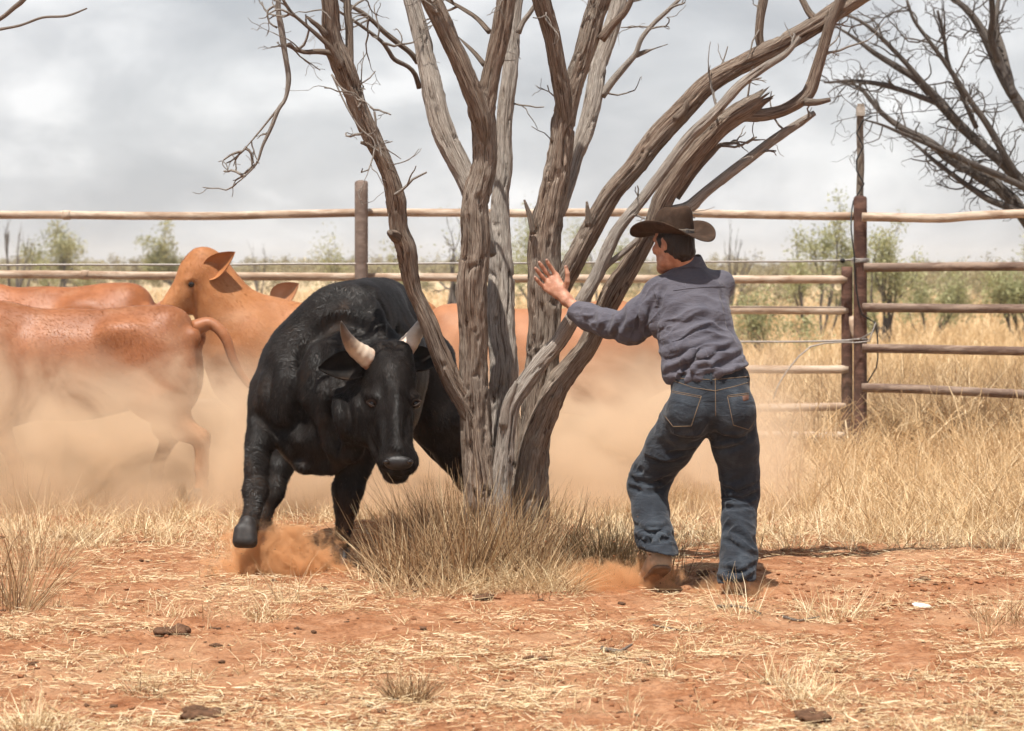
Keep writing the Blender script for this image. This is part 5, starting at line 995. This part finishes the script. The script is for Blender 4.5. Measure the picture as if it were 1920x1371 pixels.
for px, py, n_, rad, h, m, lab, lean, rm in (
    (765, 1312, 260, .07, .15, M_clump, 'short stubby tuft in the foreground below the tree', .5, .42), (1515, 1325, 150, .12, .13, M_straw, 'spreading pale tuft in the right foreground', 1.2, .66),
    (1480, 1290, 90, .09, .17, M_straw, 'wispy straw tuft in front of the spreading pale tuft', .8, .62), (1380, 1150, 60, .10, .24, M_straw, 'loose straw stems lying in front of the right boot', 1.6, .75),
    (28, 1140, 160, .11, .62, M_clump, 'tall wispy dry grass at the left edge', .28, .45), (62, 1060, 110, .16, .5, M_clump, 'second stand of tall grass behind the left edge grass', .35, .6),
    (500, 1160, 90, .09, .15, M_straw, 'small pale tuft in front of the raised hoof', .9, .6), (270, 1300, 60, .07, .12, M_clump, 'small dark tuft in the left foreground', .8, .4),
    (70, 1371, 110, .1, .17, M_straw, 'pale tuft at the bottom left corner', .8, .7), (1240, 1270, 50, .06, .09, M_clump, 'tiny dry tuft in the middle foreground', .9, .4),
    (540, 1130, 26, .06, .30, M_straw, 'few bent straw stems by the dust at the front hoof', .9, .75), (1560, 1160, 90, .14, .18, M_straw, 'loose tuft right of the man in front of the dust', 1.0, .66),
    (1880, 1170, 120, .14, .2, M_clump, 'brownish tuft at the right edge of the yard', .8, .5), (1650, 1010, 220, .22, .28, M_grass, 'leaning pale tuft below the corner post', .8, .6)):
    D = F * EYE / (py - 500); x = at(px, 500, D)[0]; gthing('grass_tuft', lab, [clump(x, D, n_, rad, h, .0034, R, lean, .5, rm, .24, .8)], m, px, D, 'grass tuft', GG)
# dirt clods and dung crumbs
M_clod = m_plain('red_clod', (0.34, 0.145, 0.07), .95, .1, .5, 30, 0, .5); M_dung = m_plain('dry_dung', (0.16, 0.085, 0.05), .95, .1, .5, 30, 0, .6)
def lump(c, r, R):
    V, f, a = sphere((0, 0, 0), 1, 6, 9); V = V * (1 + .55 * noise(V * 2.1 + R.uniform(0, 99), 5))[:, None] * np.array([r * R.uniform(.8, 1.5), r * R.uniform(.8, 1.3), r * R.uniform(.35, .7)]); t_ = R.uniform(0, 6.3); Rz = np.array([[math.cos(t_), -math.sin(t_), 0], [math.sin(t_), math.cos(t_), 0], [0, 0, 1]]); return V @ Rz.T + c, f, a
parts = []
for k in range(2200):
    y = 1 / R.uniform(1 / 14, 1 / 7.2); x = R.uniform(-.24, .24) * y
    if k > 1500: y = R.uniform(10.2, 12.2); x = R.uniform(1.0, 2.9)
    r = min(R.lognormal(-5.1, .5), .018); parts.append(lump(np.array([x, y, float(gz(np.array([x]), np.array([y]))[0]) + r * .15]), r, R))
for cx, cy, n_, sp in ((at(520, 1075, 11.9)[0], 11.9, 60, .34), (at(1165, 1100, 11.35)[0], 11.35, 45, .28)):       # grit thrown up by hoof and boot
    for k in range(n_): r = R.uniform(.0015, .005); parts.append(lump(np.array([cx + R.normal() * sp * .6, cy + R.normal() * .15, abs(R.normal()) * .13]), r, R))
V, f, a = cat(parts); tag(mk('dirt_clods', V, f, M_clod), 'small clods of red dirt on the yard', 'clods', kind='stuff')
parts = []
for k in range(110):
    y = 1 / R.uniform(1 / 12.5, 1 / 7.2); x = R.uniform(-.24, .24) * y; m_ = R.integers(1, 5)
    for q in range(m_): r = min(R.lognormal(-4.8, .45), .02); xx, yy = x + R.normal() * .03, y + R.normal() * .03; parts.append(lump(np.array([xx, yy, float(gz(np.array([xx]), np.array([yy]))[0]) + r * .15]), r, R))
V, f, a = cat(parts); tag(mk('dung_crumbs', V, f, M_dung), 'dark crumbs of dry dung on the yard', 'dung', kind='stuff')
for px, py, r, lab in ((1525, 1355, .045, 'dark dung pat at the bottom right of the yard'), (325, 1188, .05, 'dark broken dung pat in the left foreground'), (915, 1128, .04, 'dirt lump in front of the tree grass'), (385, 1345, .05, 'dark lump at the bottom left of the yard')):
    D = F * EYE / (py - 500); c = at(px, py, D); c[2] = float(gz(c[:1], c[1:2])[0]) + .008
    V, f, a = cat([lump(c + np.array([R.normal() * r * .5, R.normal() * r * .5, 0]), r * R.uniform(.4, .8), R) for q in range(6)]); tag(mk('dung_pat', V, f, M_dung, loc=(c[0], c[1], 0)), lab, 'dung', 'dung pats on the yard')
for pts, r, lab in (([(1345, 1140), (1385, 1144), (1428, 1149)], .007, 'grey stick lying in front of the right boot'), ([(1128, 1217), (1160, 1220), (1186, 1218)], .009, 'pale stick lying in the middle foreground'), ([(1225, 1172), (1260, 1178), (1290, 1184)], .004, 'thin dark twig right of the middle foreground'), ([(1470, 1160), (1500, 1162), (1535, 1159)], .006, 'pale stick right of the man boots')):
    P = []
    for x_, y_ in pts: D = F * EYE / (y_ - 500); c = at(x_, y_, D); c[2] = float(gz(c[:1], c[1:2])[0]) + r * 1.2; P.append(c)
    P = spline(np.array(P), .02); V, f, a = tube(P + .004 * np.stack([noise(P * 20, q) for q in range(3)], -1), r * np.linspace(1, .5, len(P)), 9, .5, 4); tag(mk('stick', V, f, M_twig, loc=P[0], attrs=a), lab, 'stick', 'sticks lying on the yard')
D = F * EYE / 650; c = at(1728, 1150, D); c[2] = float(gz(c[:1], c[1:2])[0]) + .015; T = np.linspace(-1, 1, 14); S = np.linspace(-1, 1, 5); ax = norm(np.array([.85, -.5, -.1])); sd = norm(np.array([.5, .7, .5]))
G = np.array([c + ax * t_ * .045 + sd * s_ * .014 * (1 - t_ ** 2) ** .5 + np.array([0, 0, .008 * s_ * s_]) for t_ in T for s_ in S]); i = np.arange(13)[:, None] * 5; j = np.arange(4)[None, :]
tag(mk('feather', G, np.stack([i + j, i + j + 1, i + 6 + j, i + 5 + j], -1).reshape(-1, 4), m_plain('white_feather', (.78, .75, .70), .8), loc=c), 'small white feather lying on the dirt at the right', 'feather')

# ------------------------------------------------------------------ dust
def dust(name, lo, hi, col, dens, build, label):
    lo, hi = np.array(lo, float), np.array(hi, float); V, f, a = box((lo + hi) / 2, hi - lo); t = NT(name + '_air')
    v = t.n('ShaderNodeNewGeometry').outputs['Position']; s = t.n('ShaderNodeSeparateXYZ', {0: v}); d = build(t, v, s.outputs[0], s.outputs[1], s.outputs[2])
    p = t.n('ShaderNodeVolumePrincipled', {'Color': (*col, 1), 'Density': t.math('MULTIPLY', d, dens), 'Anisotropy': 0.15})
    t.t.links.new(p.outputs[0], t.out.inputs[1]); o = mk(name, V, f, t.m, smooth=False); tag(o, label, 'dust', kind='stuff'); return o
def bank(t, v, x, y, z):
    n_ = t.noise(t.mapv(v, (1, .6, 1.2)), 1.7, 7, .62, 1.2); top = t.math('ADD', t.rng(x, -4.2, 1.4, 1.25, 1.15, False), t.math('MULTIPLY', t.math('SUBTRACT', n_, .5), 2.4))
    h = t.rng(t.math('DIVIDE', z, t.math('MAXIMUM', top, .2)), .05, 1.0, 1.0, 0.0); h = t.math('POWER', h, 1.5)
    ex = t.math('MULTIPLY', t.rng(x, -6.5, -5.5), t.rng(x, .45, 2.3, 1.0, 0.0)); ey = t.math('MULTIPLY', t.rng(y, 13.9, 14.9), t.rng(y, 17.0, 18.4, 1.0, 0.0))
    return t.math('MULTIPLY', t.math('MULTIPLY', h, t.math('MULTIPLY', ex, ey)), t.rng(n_, .38, .60, .12, 2.0))
dust('dust_cloud', (-6.6, 13.8, -.05), (3.2, 18.5, 1.55), (0.95, 0.76, 0.56), 2.1, bank, 'tan dust cloud raised by the running cattle')
def puff(c, r, amp):
    def b(t, v, x, y, z):
        q = t.n('ShaderNodeVectorMath', {0: v, 1: tuple(c)}, operation='SUBTRACT').outputs[0]; q = t.n('ShaderNodeVectorMath', {0: q, 1: tuple(1 / np.array(r))}, operation='MULTIPLY').outputs[0]
        l = t.n('ShaderNodeVectorMath', {0: q}, operation='LENGTH').outputs[1]; n_ = t.noise(v, 11.0, 6, .65, 1.2)
        return t.rng(t.math('ADD', l, t.math('MULTIPLY', t.math('SUBTRACT', n_, .5), amp)), .85, .45, 0.0, 1.0)
    return b
for c, r, dn, lab in ((at(520, 1075, 11.95), (.38, .27, .27), 24, 'orange dust puff under the bull front hooves'), (at(1165, 1100, 11.35), (.34, .24, .15), 13, 'orange dust puff kicked up by the left boot'), (at(1390, 1110, 11.15), (.26, .2, .08), 6, 'thin dust round the right boot')):
    r = np.array(r); c = np.array(c); c[2] = max(c[2], .0); lo = c - r; lo[2] = -.04; dust('dust_puff', lo, c + r, (0.92, 0.56, 0.30), dn, puff(c, r, 2.6), lab)

# ------------------------------------------------------------------ thin dusty air over the whole plain
t = NT('haze_air'); p = t.n('ShaderNodeVolumePrincipled', {'Color': (0.95, 0.95, 0.95, 1), 'Density': 0.0005, 'Anisotropy': 0.2}); t.t.links.new(p.outputs[0], t.out.inputs[1])
V, f, a = box((0, 435, 3.0), (1700, 990, 10.0)); tag(mk('haze', V, f, t.m, smooth=False), 'thin pale dusty haze over the plain', 'haze', kind='stuff')
